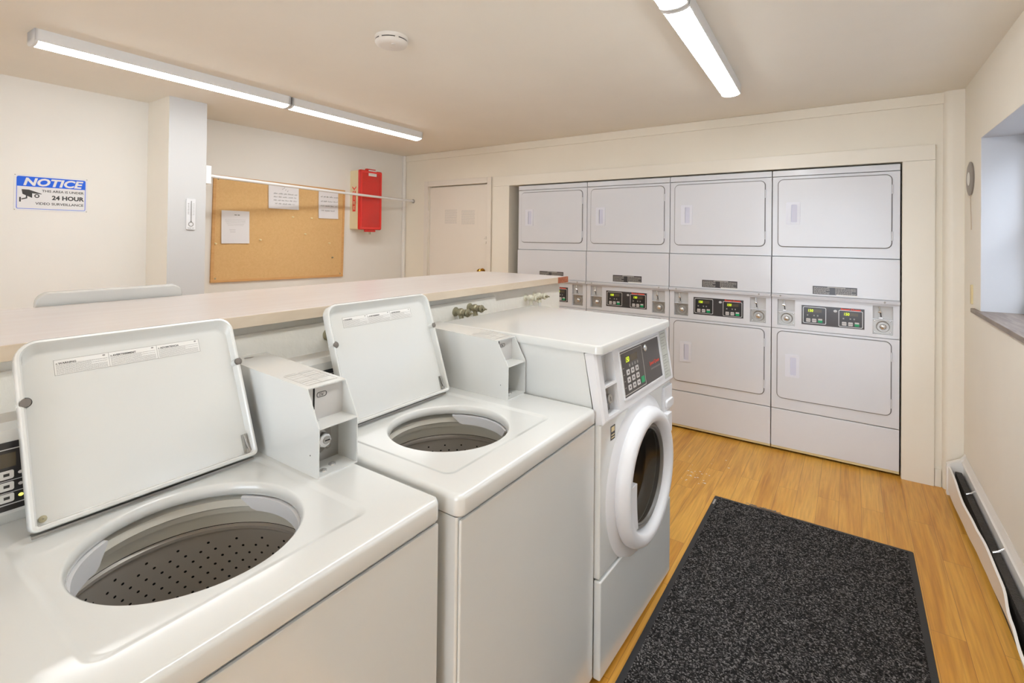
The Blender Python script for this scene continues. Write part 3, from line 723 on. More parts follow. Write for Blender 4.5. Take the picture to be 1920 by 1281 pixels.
    obj('brand_underline', B(pu1 - .11, pu1 - .010, pv0 + .044, pv0 + .050, .0012, .0014), 'seam', pn, X, smooth=0)
    il = obj('instruction_label', B(.573, .640, .020, .208, 0, .0008), 'labelgrey', fa, X, smooth=0)
    bm = new(); t_ = .0009
    for a_ in ((.573, .640, .020, .0209), (.573, .640, .2071, .208), (.573, .5739, .02, .208), (.6391, .64, .02, .208)): box(bm, *a_, .0008, .001)
    for v in (.2, .112): box(bm, .580, .630, v - .004, v - .001, .0008, .001)
    for k in range(14):
        v = .182 - k * .0115
        if k in (5, 6): continue
        strips(bm, .580, .612 + (.018 if k % 3 == 0 else 0), v, .0018, .0008, seed=k)
    obj('small_print', bm, 'inkgrey', il, X, smooth=0)
    # drawer
    bm = new(); slab(bm, .56, .655, .70, .80, .0, .012, (.004, .004, .004, .004), .004); dw = obj('soap_drawer', bm, 'plastic', t, at(0.0, 0, 0) @ RIGHT)
    bm = new(); slab(bm, .572, .655, .712, .745, .012, .020, .012, .004); obj('drawer_grip', bm, 'plastic', dw, RIGHT)
    # stickers
    def rtx(x, y, z): return at(x, y, z) @ RIGHT
    bm = new(); box(bm, .074, .108, .742, .788, .002, .0026, mi=0); box(bm, .079, .103, .768, .784, .0026, .0028, mi=1); box(bm, .079, .103, .756, .760, .0026, .0028, mi=1); box(bm, .079, .103, .747, .751, .0026, .0028, mi=1)
    obj('energy_sticker', bm, ['ink', 'yellowed'], t, RIGHT, smooth=0)
    bm = new(); box(bm, .078, .142, .618, .650, .002, .0024, mi=0); box(bm, .078, .098, .640, .650, .0024, .0026, mi=1)
    for k in range(3): box(bm, .08, .135, .621 + k * .006, .623 + k * .006, .0024, .0026, mi=2)
    box(bm, .10, .142, .643, .65, .0024, .0026, mi=2)
    obj('small_sticker', bm, ['label', 'blue', 'inkgrey'], t, RIGHT, smooth=0)
    # door
    cy, cz, R = .320, .547, .239
    XD = at(.002, cy, cz) @ RIGHT
    bm = new(); lathe(bm, [(R + .040, .0), (R + .030, .006), (R + .006, .012), (R - .01, .013)], 0, 0, 80); obj('door_mount', bm, 'plastic', t, XD, smooth=60)
    bm = new(); lathe(bm, [(R - .008, .008), (R, .014), (R + .001, .030), (R - .008, .048), (R - .024, .056), (R - .042, .054), (R - .052, .044), (R - .056, .030), (R - .058, .018)], 0, 0, 96)
    dr_ = obj('door', bm, 'plastic', t, XD, smooth=60)
    bm = new(); lathe(bm, [(R - .054, .022), (R - .062, .030), (R - .068, .031), (R - .071, .026), (R - .075, .028), (R - .080, .022)], 0, 0, 80); obj('glass_ring', bm, 'gasket', dr_, XD, smooth=60)
    bm = new(); lathe(bm, [(R - .078, .024), (R - .090, .014), (R - .12, -.004), (R - .17, -.013), (.002, -.016)], 0, 0, 80, cap1=True); obj('door_glass', bm, 'glass_dark', dr_, XD, smooth=80)
    # handle: flat curved plate over the left rim
    bm = new(); pts = []
    ys = [.035 - .155 * i / 14 for i in range(15)]
    outer = [(-math.sqrt((R - .030) ** 2 - v * v), v) for v in ys]
    innr = [(-(R - .088) * math.cos(math.asin(max(-1, min(1, v * .55 / (R - .088))))), v) for v in ys[::-1]]
    poly = outer + innr
    n0, n1 = .034, .054
    loops(bm, [[(u, v, n0) for u, v in poly], [(u, v, n1) for u, v in poly], ], True, True)
    obj('door_handle', bm, 'plastic', dr_, XD, smooth=30)
    bm = new(); slab(bm, R - .012, R + .040, .075, .155, .004, .030, .006, .004); obj('door_hinge', bm, 'plastic', dr_, XD)
    return t
front_loader()

# ------------------------------------------------------------------ stacked dryers
DW, DH = .686, 1.870
def make_dryer(loc_, label):
    """origin at the floor under the left front corner; front faces -y"""
    t = thing('stacked_dryer', loc_, label, 'dryer', 0, 'stacked coin dryers in the alcove')
    g = .0022; a, b = g, DW - g
    X = FRONT
    obj('cabinet', B(a, b, .046, .70, .03, DH, .003), 'enamel_dryer', t)
    for q in (a, b - .002): obj('side_edge', B(q, q + .002, .010, .0458, .03, DH - .003), 'enamel_dryer', t, smooth=0)
    for i in (0, 1):
        bm = new(); lathe(bm, [(.02, 0), (.02, .01), (.01, .012), (.01, .03)], .05 + i * (DW - .1), .06, 14, cap0=True); obj('foot', bm, 'dark', t)
    obj('base_panel', B(a, b, 0, .0115, .030, .278, .003), 'enamel_dryer', t)
    tag(obj('base_rail', B(a, b, .006, .0118, .014, .030, .001), 'yellowed', t), 'beige strip with screws under the base panel')
    for zz0, zz1, nm in ((.282, .815, 'lower_front'), (1.298, 1.828, 'upper_front')):
        obj(nm, B(a, b, 0, .0115, zz0, zz1, .003), 'enamel_dryer', t)
    obj('top_band', B(a, b, -.001, .0115, 1.831, DH, .003), 'enamel_dryer', t)
    obj('access_panel', B(a, b, -.010, .0115, 1.048, 1.295, .004), 'enamel_dryer', t)
    bm = new(); prism(bm, [(-.010, 1.047), (-.020, 1.040), (-.020, 1.026), (.010, 1.026), (.010, 1.047)], 'x', a, b)
    lp = obj('ledge', bm, 'ledge', t, smooth=20)
    for uu in (.055, DW - .075):
        bm = new(); lathe(bm, [(.006, 0), (.005, .003), (.001, .004)], uu, 1.036, 12); obj('ledge_screw', bm, 'grey_metal', lp, at(0, -.020, 0) @ FRONT)
    for v0, v1 in ((.357, .797), (1.363, 1.806)):
        u0, u1 = .038, .642
        bm = new(); slab(bm, u0 - .0045, u1 + .0045, v0 - .0045, v1 + .0045, 0, .0012, .034); sl = obj('door_gap_shade', bm, 'seam', t, X)  # grey plate paints the shaded gap around the door
        bm = new(); slab(bm, u0, u1, v0, v1, .0012, .0095, .030, .003); dd = obj('door', bm, 'enamel_dryer', t, X)
        hu, hv = .092, v0 + .158
        bm = new(); ringframe(bm, (hu - .008, hu + .074, hv - .012, hv + .134), (hu + .022, hu + .056, hv + .002, hv + .118), .0095, .0135, .006, .006)
        hd = obj('handle', bm, 'handle_white', dd, X)
        bm = new(); vs = [bm.verts.new(p) for p in ((hu + .022, hv + .002, .0098), (hu + .056, hv + .002, .0125), (hu + .056, hv + .118, .0125), (hu + .022, hv + .118, .0098))]; bm.faces.new(vs)
        for pp in (((hu + .022, hv + .002, .0098), (hu + .022, hv + .118, .0098), (hu + .022, hv + .118, .0135), (hu + .022, hv + .002, .0135)),):
            bm.faces.new([bm.verts.new(p) for p in pp])
        obj('finger_pocket', bm, 'plastic_lilac', hd, X, smooth=0)
        for hz in (v1 - .115, v0 + .045):
            bm = new(); tube(bm, [(u1 + .004, hz, .006), (u1 + .004, hz + .055, .006)], .004, 8); obj('door_hinge', bm, 'enamel_dryer', dd, X)
    # warning plate on the access panel
    u0, u1, v0, v1 = .238, .474, 1.060, 1.112
    XP = at(0, -.010, 0) @ FRONT
    wp = obj('warning_plate', B(u0, u1, v0, v1, 0, .0008), 'panelblack', t, XP, smooth=0)
    bm = new()
    for q, (ua, ub) in enumerate(((u0 + .006, u0 + .092), (u0 + .122, u1 - .006))):
        for k in range(6): strips(bm, ua, ub - (.02 if k == 3 else 0), v1 - .011 - k * .0072, .0026, .0008, seed=q * 9 + k)
    box(bm, u0 + .08, u1 - .06, v1 - .006, v1 - .003, .0008, .001)
    obj('small_print', bm, 'inkpale', wp, XP, smooth=0)
    obj('white_tag', B(u0 + .128, u1 + .004, v0 - .004, v0 + .004, .0008, .0014), 'label', wp, XP, smooth=0)
    # control fascia with two coin niches
    XC = at(0, .004, 0) @ FRONT
    bm = new(); nz0, nz1 = .838, 1.010
    n1_, n2_ = (.036, .138, nz0, nz1, .035), (.553, .652, nz0, nz1, .035)
    grid_panel(bm, [a, b], [.8175, 1.0255], [n1_, n2_], 0)
    fa = obj('control_fascia', bm, 'enamel_dryer', t, XC, smooth=0)
    for (c0, c1, *_r) in (n1_, n2_):
        vm = (nz0 + nz1) / 2 + .006
        obj('niche_shelf', B(c0 + .0003, c1 - .0003, vm - .003, vm + .001, -.0345, .001), 'enamel_dryer', fa, XC, smooth=0)
        obj('coin_plate', B(c0 + .0003, c1 - .0003, vm + .001, nz1 - .0003, -.0345, -.020), 'greyplate', fa, XC, smooth=0)
        bm = new(); k = c0 + (c1 - c0) * .36
        tube(bm, [(k - .004, nz1 - .006, -.016), (k + .002, vm + .046, -.013)], .004, 8); tube(bm, [(k - .008, vm + .044, -.014), (k + .008, vm + .040, -.012)], .005, 8)
        tube(bm, [(k + .003, vm + .038, -.013), (k + .006, vm + .012, -.013)], .003, 8, mi=1); box(bm, k - .006, k + .014, vm + .004, vm + .009, -.019, -.008, mi=0)
        obj('coin_chute', bm, ['chrome', 'ink'], fa, XC)
        cu, cv = (c0 + c1) / 2 + .002, (nz0 + vm) / 2 - .002
        bm = new(); box(bm, c0 + .0003, c1 - .0003, nz0 + .0003, vm - .003, -.0345, -.024); lathe(bm, [(.036, -.024), (.036, -.018), (.033, -.0185), (.030, -.022), (.027, -.0225)], cu, cv, 30, cap1=True)
        pl = obj('lock_plate', bm, 'grey_metal', fa, XC)
        bm = new(); lathe(bm, [(.018, -.0225), (.017, -.012), (.013, -.006), (.0005, -.004)], cu, cv, 24); obj('lock_knob', bm, 'chrome', pl, XC, smooth=60)
        bm = new()
        for (su, sv) in ((c0 + .011, nz0 + .010), (c1 - .011, nz0 + .010), (c0 + .011, vm - .014), (c1 - .011, vm - .014)):
            lathe(bm, [(.0042, -.024), (.0036, -.0215), (.0003, -.021)], su, sv, 10)
        obj('plate_bolt', bm, 'chrome', pl, XC)
    pu0, pu1, pv0, pv1 = .176, .512, .857, .982
    pn = obj('control_panel', B(pu0, pu1, pv0, pv1, 0, .0015), 'panelblack', fa, XC, smooth=0)
    for s, (q0, q1, q2, q3) in enumerate(((pu0 + .008, pu0 + .136, pv0 + .010, pv1 - .008), (pu1 - .134, pu1 - .008, pv0 + .006, pv1 - .014))):
        bm = new(); ringframe(bm, (q0, q1, q2, q3), (q0 + .0035, q1 - .0035, q2 + .0035, q3 - .0035), .0015, .0024, .008, .006)
        obj('silver_frame', bm, 'silver', pn, XC)
        bm = new(); slab(bm, q0 + .0035, q1 - .0035, q2 + .0035, q3 - .0035, .0015, .0018, .006); md = obj('control_module', bm, 'panelblack2', pn, XC)
        obj('display', B(q0 + .024, q1 - .024, q3 - .034, q3 - .014, .0018, .0020), 'lcd', md, XC, smooth=0)
        text('display_digits', '150', .024, q0 + .026, q3 - .032, .0021, XC, 'led', md, wide=.85, bold=.0002, shear=.12)
        for k in range(3):
            u = q0 + .018 + k * .033
            bm = new(); slab(bm, u, u + .024, q2 + .009, q2 + .032, .0018, .0032, .004); bb = obj('button', bm, 'green' if k == 2 else 'button', md, XC)
            if k == 2: obj('button_tab', B(u + .001, u + .023, q2 + .024, q2 + .034, .0030, .0036), 'button', bb, XC, smooth=0)
            else: obj('button_tab', B(u + .001, u + .023, q2 + .0195, q2 + .0215, .0031, .0035), 'ink', bb, XC, smooth=0)
        bm = new(); m0 = q2 + .048
        bm.free()
        for k, u in enumerate((q0 + .022, q0 + .058, q0 + .078)): obj('indicator_light', B(u, u + .008, m0, m0 + .009, .0018, .0020), 'inkgrey', md, XC, smooth=0)
    text('brand_lettering', 'Speed Queen', .0165, pu1 - .122, pv1 - .0135, .0018, XC, 'red', pn, wide=1.15, bold=.0007)
    bm = new(); lathe(bm, [(.010, .0015), (.010, .004), (.006, .005), (.001, .005)], pu1 - .151, pv1 - .024, 18, sy=.8); obj('key_lock', bm, 'silver', pn, XC)
    return t
labs = ['leftmost stacked white dryer, partly hidden by the counter end', 'stacked white dryer second from the left, lower door hidden by front-load washer',
        'stacked white dryer third from the left, directly left of the rightmost one', 'rightmost stacked white dryer in the alcove, beside the right wall']
first = make_dryer((-4 * DW, 0, 0), labs[0])
for i in (1, 2, 3):
    c = copy_tree(first); c.location = (-(4 - i) * DW, 0, 0); c['label'] = labs[i]

# ------------------------------------------------------------------ floor mat
def rug():
    x0, x1, y0, y1 = -.852, -.006, -2.75, -.872
    t = thing('floor_mat', ((x0 + x1) / 2, (y0 + y1) / 2, 0), 'speckled charcoal entrance mat with black rubber edge on wood floor', 'mat')
    hx_, hy_ = (x1 - x0) / 2, (y1 - y0) / 2
    bm = new(); slab(bm, -hx_, hx_, -hy_, hy_, .0, .004, .008, .0015); obj('rubber_border', bm, 'matborder', t)
    bm = new(); slab(bm, -hx_ + .022, hx_ - .022, -hy_ + .022, hy_ - .022, .0035, .009, .006, .003); obj('pile', bm, 'pile', t)
    bm = new()
    for k in range(7): box(bm, -hx_ + .006, -hx_ + .015, hy_ - .095 + k * .008, hy_ - .090 + k * .008, .004, .0043)
    tag(obj('corner_mark', bm, 'inkpale', t, smooth=0), 'tiny pale lettering on the mat border')
rug()
bm = new(); rnd = random.Random(3)
for k in range(34):
    cx, cy = rnd.gauss(-1.02, .035), rnd.gauss(-.70, .05)
    if k > 26: cx, cy = rnd.gauss(-1.0, .08), rnd.gauss(-.5, .09)
    if k in (1, 2): cx, cy = -.955 + .012 * k, -.755
    r = rnd.uniform(.002, .006); n_ = 7; a0 = rnd.uniform(0, 6); e = rnd.uniform(.4, 1)
    vs = [bm.verts.new((cx + r * rnd.uniform(.6, 1.6) * math.cos(2 * PI * q / n_), cy + e * r * rnd.uniform(.6, 1.6) * math.sin(2 * PI * q / n_), .0006)) for q in range(n_)]
    bm.faces.new(vs)
tag(obj('paint_specks', bm, 'label', smooth=0), 'scattered white paint specks on the wood floor before the dryers', 'paint specks', kind='stuff')
# frayed lint at the far edge of the mat
bm = new(); rnd = random.Random(9)
for k in range(26):
    x = -.70 + .14 * rnd.random(); p = [(x, -.872 + rnd.uniform(.004, .012), .003 + .002 * rnd.random())]
    for q in range(4): p.append((p[-1][0] + rnd.uniform(.0, .012), min(-.858, max(-.868, p[-1][1] + rnd.uniform(-.006, .006))), .003 + rnd.uniform(0, .005)))
    tube(bm, p, .0012, 5)
tag(obj('lint_strand', bm, 'rubber'), 'grey lint lying against the far edge of the black mat', 'lint', kind='stuff')

# ------------------------------------------------------------------ baseboard heater
def heater():
    t = thing('baseboard_heater', (.25, -1.6, 0), 'white baseboard heater with bent front cover along the right wall', 'heater')
    off = Matrix.Translation(-t.location)
    y0, y1 = -3.2, -.10
    bm = new(); prism(bm, [(.2798, .012), (.2798, .230), (.2775, .232), (.270, .205), (.262, .196), (.262, .190), (.268, .188), (.272, .012)], 'y', y0, y1)
    obj('back_plate', bm, 'heater', t, off, smooth=30)
    # buckled cover: top edge wanders out from the wall
    bm = new(); st = []
    key = [(-.10, .207, .205, .160), (-.24, .206, .204, .160), (-.57, .197, .213, .160), (-.80, .206, .222, .158), (-.97, .214, .226, .158), (-1.24, .212, .232, .156), (-1.47, .192, .226, .155), (-1.64, .182, .214, .155), (-1.9, .184, .208, .155), (-2.3, .200, .206, .157), (-3.2, .205, .205, .160)]
    def cr(y):
        for (ya, a, b, c), (yb, d, e, f) in zip(key, key[1:]):
            if yb <= y <= ya:
                s = (ya - y) / (ya - yb); s = s * s * (3 - 2 * s) if ya > -2 else s
                return a + (d - a) * s, b + (e - b) * s, c + (f - c) * s
        return key[-1][1:]
    n = 80; rings = []
    for i in range(n + 1):
        y = y1 + (y0 - y1) * i / n; xt, xb, zt = cr(y)
        th = .0022
        rings.append([(xb, y, .028), (xt, y, zt), (xt + .008, y, zt + .003), (xt + .008, y, zt), (xt + th, y, zt - .003), (xb + th, y, .028)])
    loops(bm, rings)
    cov = obj('front_cover', bm, 'heater', t, off, smooth=40)
    obj('fin_core', B(.232, .261, y0 + .02, y1 - .02, .045, .145, .002), 'fins', t, off)
    obj('dark_base', B(.236, .270, y0 + .01, y1 - .01, .002, .044), 'fins', t, off, smooth=0)
    for yy in (y1, y0):
        bm = new(); prism(bm, [(.2798, .0), (.2798, .236), (.262, .206), (.200, .170), (.200, .0)], 'y', yy, yy + (.03 if yy == y1 else -.03)); obj('end_cap', bm, 'heater', t, off)
    for yy in (-.42, -.98, -1.5, -2.2):
        bm = new(); tube(bm, [(.270, yy, .172), (.250, yy - .008, .158), (.234, yy - .008, .150)], .004, 8); obj('cover_bracket', bm, 'chrome', t, off)
heater()

# ------------------------------------------------------------------ things on the left walls
def sign():
    t = thing('notice_sign', (XL, -2.885, 1.525), 'blue and white video surveillance notice sign on the left wall', 'sign')
    X = RIGHT; L_, H_ = .322, .202; u0 = -L_ / 2
    bm = new(); slab(bm, u0, -u0, 0, H_, 0, .002, .010); obj('sign_plate', bm, 'signwhite', t, X)
    bm = new(); slab(bm, u0 + .010, -u0 - .010, H_ - .066, H_ - .010, .002, .0026, (.001, .009, .009, .001)); obj('blue_header', bm, 'blue', t, X)
    bm = new(); ringframe(bm, (u0 + .010, -u0 - .010, .009, H_ - .012), (u0 + .0125, -u0 - .0125, .0115, H_ - .0145), .002, .0024, .008, .006); obj('border_line', bm, 'blue', t, X)
    text('heading', 'NOTICE', .058, .002, H_ - .0585, .0027, X, 'signwhite', t, wide=1.20, bold=.0022, shear=.22, align='CENTER')
    text('line_of_text', 'THIS AREA IS UNDER', .0185, .142, .1085, .0022, X, 'ink', t, wide=1.08, bold=.0003, align='RIGHT')
    text('line_of_text', '24 HOUR', .033, .142, .067, .0022, X, 'ink', t, wide=1.05, bold=.0012, align='RIGHT')
    text('line_of_text', 'VIDEO SURVEILLANCE', .0195, .142, .035, .0022, X, 'ink', t, wide=1.10, bold=.0003, align='RIGHT')
    bm = new()
    for poly in ([(-.130, .118), (-.100, .118), (-.046, .098), (-.046, .095), (-.086, .098), (-.086, .072), (-.126, .092)], [(-.112, .086), (-.106, .083), (-.106, .068), (-.130, .060), (-.130, .066), (-.112, .073)], [(-.139, .074), (-.132, .074), (-.132, .048), (-.139, .048)]):
        loops(bm, [[(u, v, .002) for u, v in poly], [(u, v, .0026) for u, v in poly]])
    lathe(bm, [(.011, .002), (.011, .0026), (.006, .0026), (.006, .002)], -.066, .084, 20)
    obj('camera_pictogram', bm, 'ink', t, X, smooth=0)
    bm = new()
    for u in (u0 + .004, -u0 - .004):
        for v in (.004, H_ - .004): lathe(bm, [(.0026, .002), (.002, .0034), (.0004, .0036)], u, v, 10)
    obj('sign_pin', bm, 'oldbrass', t, X)
sign()

def thermometer():
    t = thing('wall_thermometer', (-3.764, -2.285, 1.43), 'narrow white wall thermometer on the bright pillar', 'thermometer')
    X = RIGHT
    bm = new(); slab(bm, -.027, .027, 0, .2, 0, .007, .006, .002); obj('backing', bm, 'plastic', t, X)
    bm = new(); tube(bm, [(0, .055, .009), (0, .185, .009)], .0022, 8); lathe(bm, [(.005, .007), (.005, .010), (.001, .012)], 0, .052, 12); obj('tube', bm, 'inkgrey', t, X)
    bm = new()
    for k in range(8):
        box(bm, -.020, -.012, .100 + k * .0095, .1035 + k * .0095, .007, .0074); box(bm, .012, .019, .096 + k * .010, .0985 + k * .010, .007, .0074)
    for k in range(16): box(bm, -.008, .008, .092 + k * .005, .0925 + k * .005, .007, .0073)
    lathe(bm, [(.016, .007), (.016, .0074), (.011, .0074), (.011, .007)], 0, .035, 24)
    strips(bm, -.02, .02, .008, .004, .007, seed=2)
    obj('scale', bm, 'inkgrey', t, X, smooth=0)
thermometer()

def board():
    y0, y1, z0, z1 = -1.956, -.780, 1.030, 1.846
    t = thing('bulletin_board', (XL2, (y0 + y1) / 2, z0 - .003), 'cork bulletin board with thin tan frame on the recessed left wall', 'bulletin board')
    t.rotation_euler = (-.017, 0, 0)
    W2 = (y1 - y0) / 2; H = z1 - z0; X = RIGHT; fw = .020
    obj('cork_panel', B(-W2 + fw, W2 - fw, fw, H - fw, .001, .010), 'cork', t, X, smooth=0)
    for a_ in ((-W2, W2, 0, fw), (-W2, W2, H - fw, H), (-W2, -W2 + fw, fw, H - fw), (W2 - fw, W2, fw, H - fw)):
        obj('frame_rail', B(*a_, .0, .016, .002), 'corkframe', t, X)
    bm = new()
    for u in (-W2 + .035, W2 - .03):
        for v in (.03, H - .03): lathe(bm, [(.006, .010), (.005, .0125), (.001, .013)], u, v, 12)
    obj('mounting_screw', bm, 'oldbrass', t, X)
board()

def paper(name, y0, y1, z0, z1, label, x=XL2 + .0165, curl=.006, content=None, tilt=0.0):
    t = thing(name, (x, (y0 + y1) / 2, z0), label, 'paper')
    L_, H = y1 - y0, z1 - z0; bm = new(); n = 10
    def P(i, j):
        u = -L_ / 2 + L_ * i / n; v = H * j / n
        c = curl * (1 - j / n) ** 2 * (abs(u) / L_ * 2) ** 2
        return (u, v + tilt * u, .0006 + c)
    g = [[bm.verts.new(P(i, j)) for j in range(n + 1)] for i in range(n + 1)]
    g2 = [[bm.verts.new((v_.co.x, v_.co.y, v_.co.z - .0005)) for v_ in row] for row in g]
    for i in range(n):
        for j in range(n):
            bm.faces.new((g[i][j], g[i + 1][j], g[i + 1][j + 1], g[i][j + 1])); bm.faces.new((g2[i][j + 1], g2[i + 1][j + 1], g2[i + 1][j], g2[i][j]))
        for A, B_ in ((g[i][0], g[i + 1][0]), (g[i][n], g[i + 1][n])): 
            bm.faces.new((A, B_, g2[i + 1][0] if A is g[i][0] else g2[i + 1][n], g2[i][0] if A is g[i][0] else g2[i][n]))
        bm.faces.new((g[0][i], g[0][i + 1], g2[0][i + 1], g2[0][i])); bm.faces.new((g[n][i], g[n][i + 1], g2[n][i + 1], g2[n][i]))
    obj('sheet', bm, 'paper', t, RIGHT, smooth=0)
    if content:
        for b_ in content(L_, H): obj('line_of_writing', b_, 'inkgrey', t, RIGHT, smooth=0)
    return t
def c_notice(L_, H):
    out = []
    for k in range(9):
        bm = new(); out.append(bm)
        if k == 0: strips(bm, -.01, .03, H - .036, .007, .0014, seed=1)
        elif k < 6: strips(bm, -L_ / 2 + .025, L_ / 2 - .03, H - .06 - k * .011, .0012, .0008, seed=30 + k)
        else: strips(bm, -L_ / 2 + .03, .0, H * .42 - (k - 6) * .010, .0012, .0008, seed=50 + k)
    return out
paper('paper_notice', -1.885, -1.672, 1.333, 1.587, 'white sheet with small print pinned low at the left of the corkboard', content=c_notice)
def squig(bm, u0, u1, v, h, seed):
    rnd = random.Random(seed); u = u0; pts = []
    while u < u1:
        wl = rnd.uniform(.016, .05); pts = []
        k = int(wl / .004) + 2
        for i in range(k): pts.append((u + wl * i / (k - 1), v + (h * rnd.uniform(.5, 1.1) if i % 2 else 0), .0018))
        tube(bm, pts, .0011, 5); u += wl + .011
def c_hand1(L_, H):
    out = [new() for k in range(5)]
    for k in range(4): squig(out[k], -L_ / 2 + .045 + (.012 if k == 3 else 0), L_ / 2 - .03, H - .085 - k * .028, .010, 11 + k)
    for (u, v) in ((.0, H - .035), (.012, H - .050), (-.014, H - .045), (.03, H - .06)): tube(out[4], [(u, v, .0016), (u + .006, v + .010, .0016)], .0014, 5)
    return out
paper('paper_notice', -1.518, -1.247, 1.622, 1.830, 'wide handwritten sheet pinned top centre of the corkboard', content=c_hand1)
def c_hand2(L_, H):
    out = [new() for k in range(4)]
    for k in range(4): squig(out[k], -L_ / 2 + .022, L_ / 2 - .03, H - .065 - k * .042, .012, 31 + k)
    return out
paper('paper_notice', -1.052, -.846, 1.558, 1.815, 'handwritten sheet pinned at the top right corner of the corkboard', content=c_hand2)
labs_p = [((-1.925, 1.332), 'pushpin on the left edge of the corkboard beside the low sheet'), ((-1.30, 1.558), 'pushpin on the cork below the wide handwritten sheet'), ((-1.121, 1.556), 'pushpin on the cork left of the top right sheet'),
          ((-1.181, 1.413), 'yellow pushpin near the middle of the corkboard'), ((-.937, 1.333), 'pushpin at the right side of the corkboard, mid height'), ((-.901, 1.200), 'dark pushpin low at the right side of the corkboard'), ((-1.581, 1.361), 'tiny pushpin right of the low printed sheet')]
for k, ((yy, zz), lb) in enumerate(labs_p):
    bm = new(); lathe(bm, [(.002, 0), (.002, .004), (.0075, .005), (.0065, .008), (.0035, .010), (.004, .018), (.006, .020), (.0005, .0205)], 0, 0, 14)
    o = obj('pushpin', bm, 'oldbrass' if k == 5 else 'pin', None, RIGHT, smooth=50); o.location = (XL2 + .010, yy, zz)
    tag(o, lb, 'pushpin', 'pushpins in the corkboard')

def cabinet():
    y0, y1, z0, z1 = -.700, -.440, 1.465, 2.030
    t = thing('extinguisher_cabinet', (XL2, (y0 + y1) / 2, z0), 'red and cream fire extinguisher cabinet on the wall right of the corkboard', 'cabinet')
    X = RIGHT; h = (y1 - y0) / 2; H = z1 - z0
    bm = new(); slab(bm, -h, h, 0, H, 0, .120, .012, .003); cs = obj('case', bm, 'extcream', t, X)
    bm = new(); slab(bm, -h - .002, h + .002, -.004, H + .004, .1205, .150, .014, .008); 
    slab(bm, -.055, .055, H + .002, H + .020, .122, .148, .006, .004); slab(bm, -.06, .06, -.024, -.002, .122, .148, .006, .004)
    cv = obj('red_cover', bm, 'extred', t, X)
    bm = new(); ringframe(bm, (-h + .004, h - .004, .004, H - .004), (-h + .02, h - .02, .022, H - .022), .150, .1535, .01, .008); obj('cover_rim', bm, 'extred2', cv, X)
    tg = obj('paper_tag', B(-.035, .062, H - .050, H + .008, .1505, .1515), 'label', t, X, smooth=0)
    bm = new(); strips(bm, -.025, .052, H - .020, .006, .1515, seed=4); strips(bm, -.02, .045, H - .034, .002, .1515, seed=5); obj('small_print', bm, 'inkgrey', tg, X, smooth=0)
    bm = new(); lathe(bm, [(.010, 0), (.010, .022), (.004, .024)], 0, 0, 16, cap0=True, cap1=True); obj('lock', bm, 'oldbrass', t, at(.135, .0, -.046))
    # FIRE lettering on the side facing the room (-y)
    XS = at(0, -h, 0) @ FRONT
    lb = obj('fire_label', B(.040, .085, .170, .365, .0002, .0008), 'red', cs, XS, smooth=0)
    for k, ch in enumerate('FIRE'): text('letter', ch, .046, .0625, .328 - k * .046, .0009, XS, 'extcream', lb, wide=.9, bold=.0015, align='CENTER')
    bm = new(); poly = [(.0625, .372), (.092, .398), (.092, .412), (.0625, .388), (.033, .412), (.033, .398)]
    loops(bm, [[(u, v, .0002) for u, v in poly], [(u, v, .0008) for u, v in poly]]); obj('arrow', bm, 'red', lb, XS, smooth=0)
cabinet()

def rod():
    t = thing('hanging_rod', (-3.80, -2.19, 1.79), 'long white hanging rod from the pillar to the door wall', 'rod')
    off = Matrix.Translation(-t.location)
    bm = new(); tube(bm, [(-3.795, -2.162, 1.793), (-3.98, -1.1, 1.787), (-4.085, -.006, 1.776)], .0115, 14); obj('pole', bm, 'fixture', t, off)
    obj('wall_bracket', B(-3.850, -3.768, -2.1945, -2.160, 1.738, 1.858, .003), 'fixture', t, off)
    bm = new(); lathe(bm, [(.022, 0), (.022, .004), (.014, .008)], 0, 0, 20, cap0=True); obj('end_socket', bm, 'grey_metal', t, off @ at(-4.085, -.0, 1.776) @ FRONT)
rod()

# two notices taped to the door
for (x0, x1, z0, z1, lb) in ((-3.665, -3.452, 1.50, 1.70, 'left faint printed sheet behind plastic on the door'), (-3.446, -3.225, 1.485, 1.69, 'right faint printed sheet behind plastic on the door')):
    t = thing('paper_notice', ((x0 + x1) / 2, .0118, z0), lb, 'paper')
    L_, H = x1 - x0, z1 - z0
    obj('sheet', B(-L_ / 2, L_ / 2, 0, H, 0, .0008), 'door', t, FRONT, smooth=0)
    bm = new()
    for k in range(11): strips(bm, -L_ / 2 + .02, L_ / 2 - .035, H - .03 - k * .013, .004, .0008, seed=70 + k)
    obj('small_print', bm, 'inkpale', t, FRONT, smooth=0)

# ------------------------------------------------------------------ right wall bits
def dial():
    t = thing('wall_dial', (XR, -.215, 1.74), 'small round grey dial hanging on the right wall by the window', 'dial')
    X = LEFTF
    bm = new(); lathe(bm, [(.098, 0), (.100, .003), (.096, .004), (.094, .001)], -.03, .0, 40); obj('outer_ring', bm, 'trim', t, X)
    bm = new(); lathe(bm, [(.088, 0), (.090, .006), (.082, .009), (.05, .010), (.036, .011)], 0, 0, 36); obj('dial_rim', bm, 'dial', t, X, smooth=50)
    bm = new(); lathe(bm, [(.036, .011), (.032, .0125), (.001, .013)], 0, 0, 30, cap1=True); obj('dial_face', bm, 'label', t, X)
    bm = new(); tube(bm, [(.02, -.088, .006), (.024, -.20, .004), (.024, -.27, .003)], .0018, 6); obj('cord', bm, 'cord', t, X)
dial()
bm = new(); slab(bm, -.012, .012, -.05, .05, 0, .008, .004, .002)
o = obj('cord_cleat', bm, 'yellowed', None, LEFTF); o.location = (XR, -.262, 1.132); tag(o, 'small yellowed plastic strip on the right wall below the dial', 'wall plate')

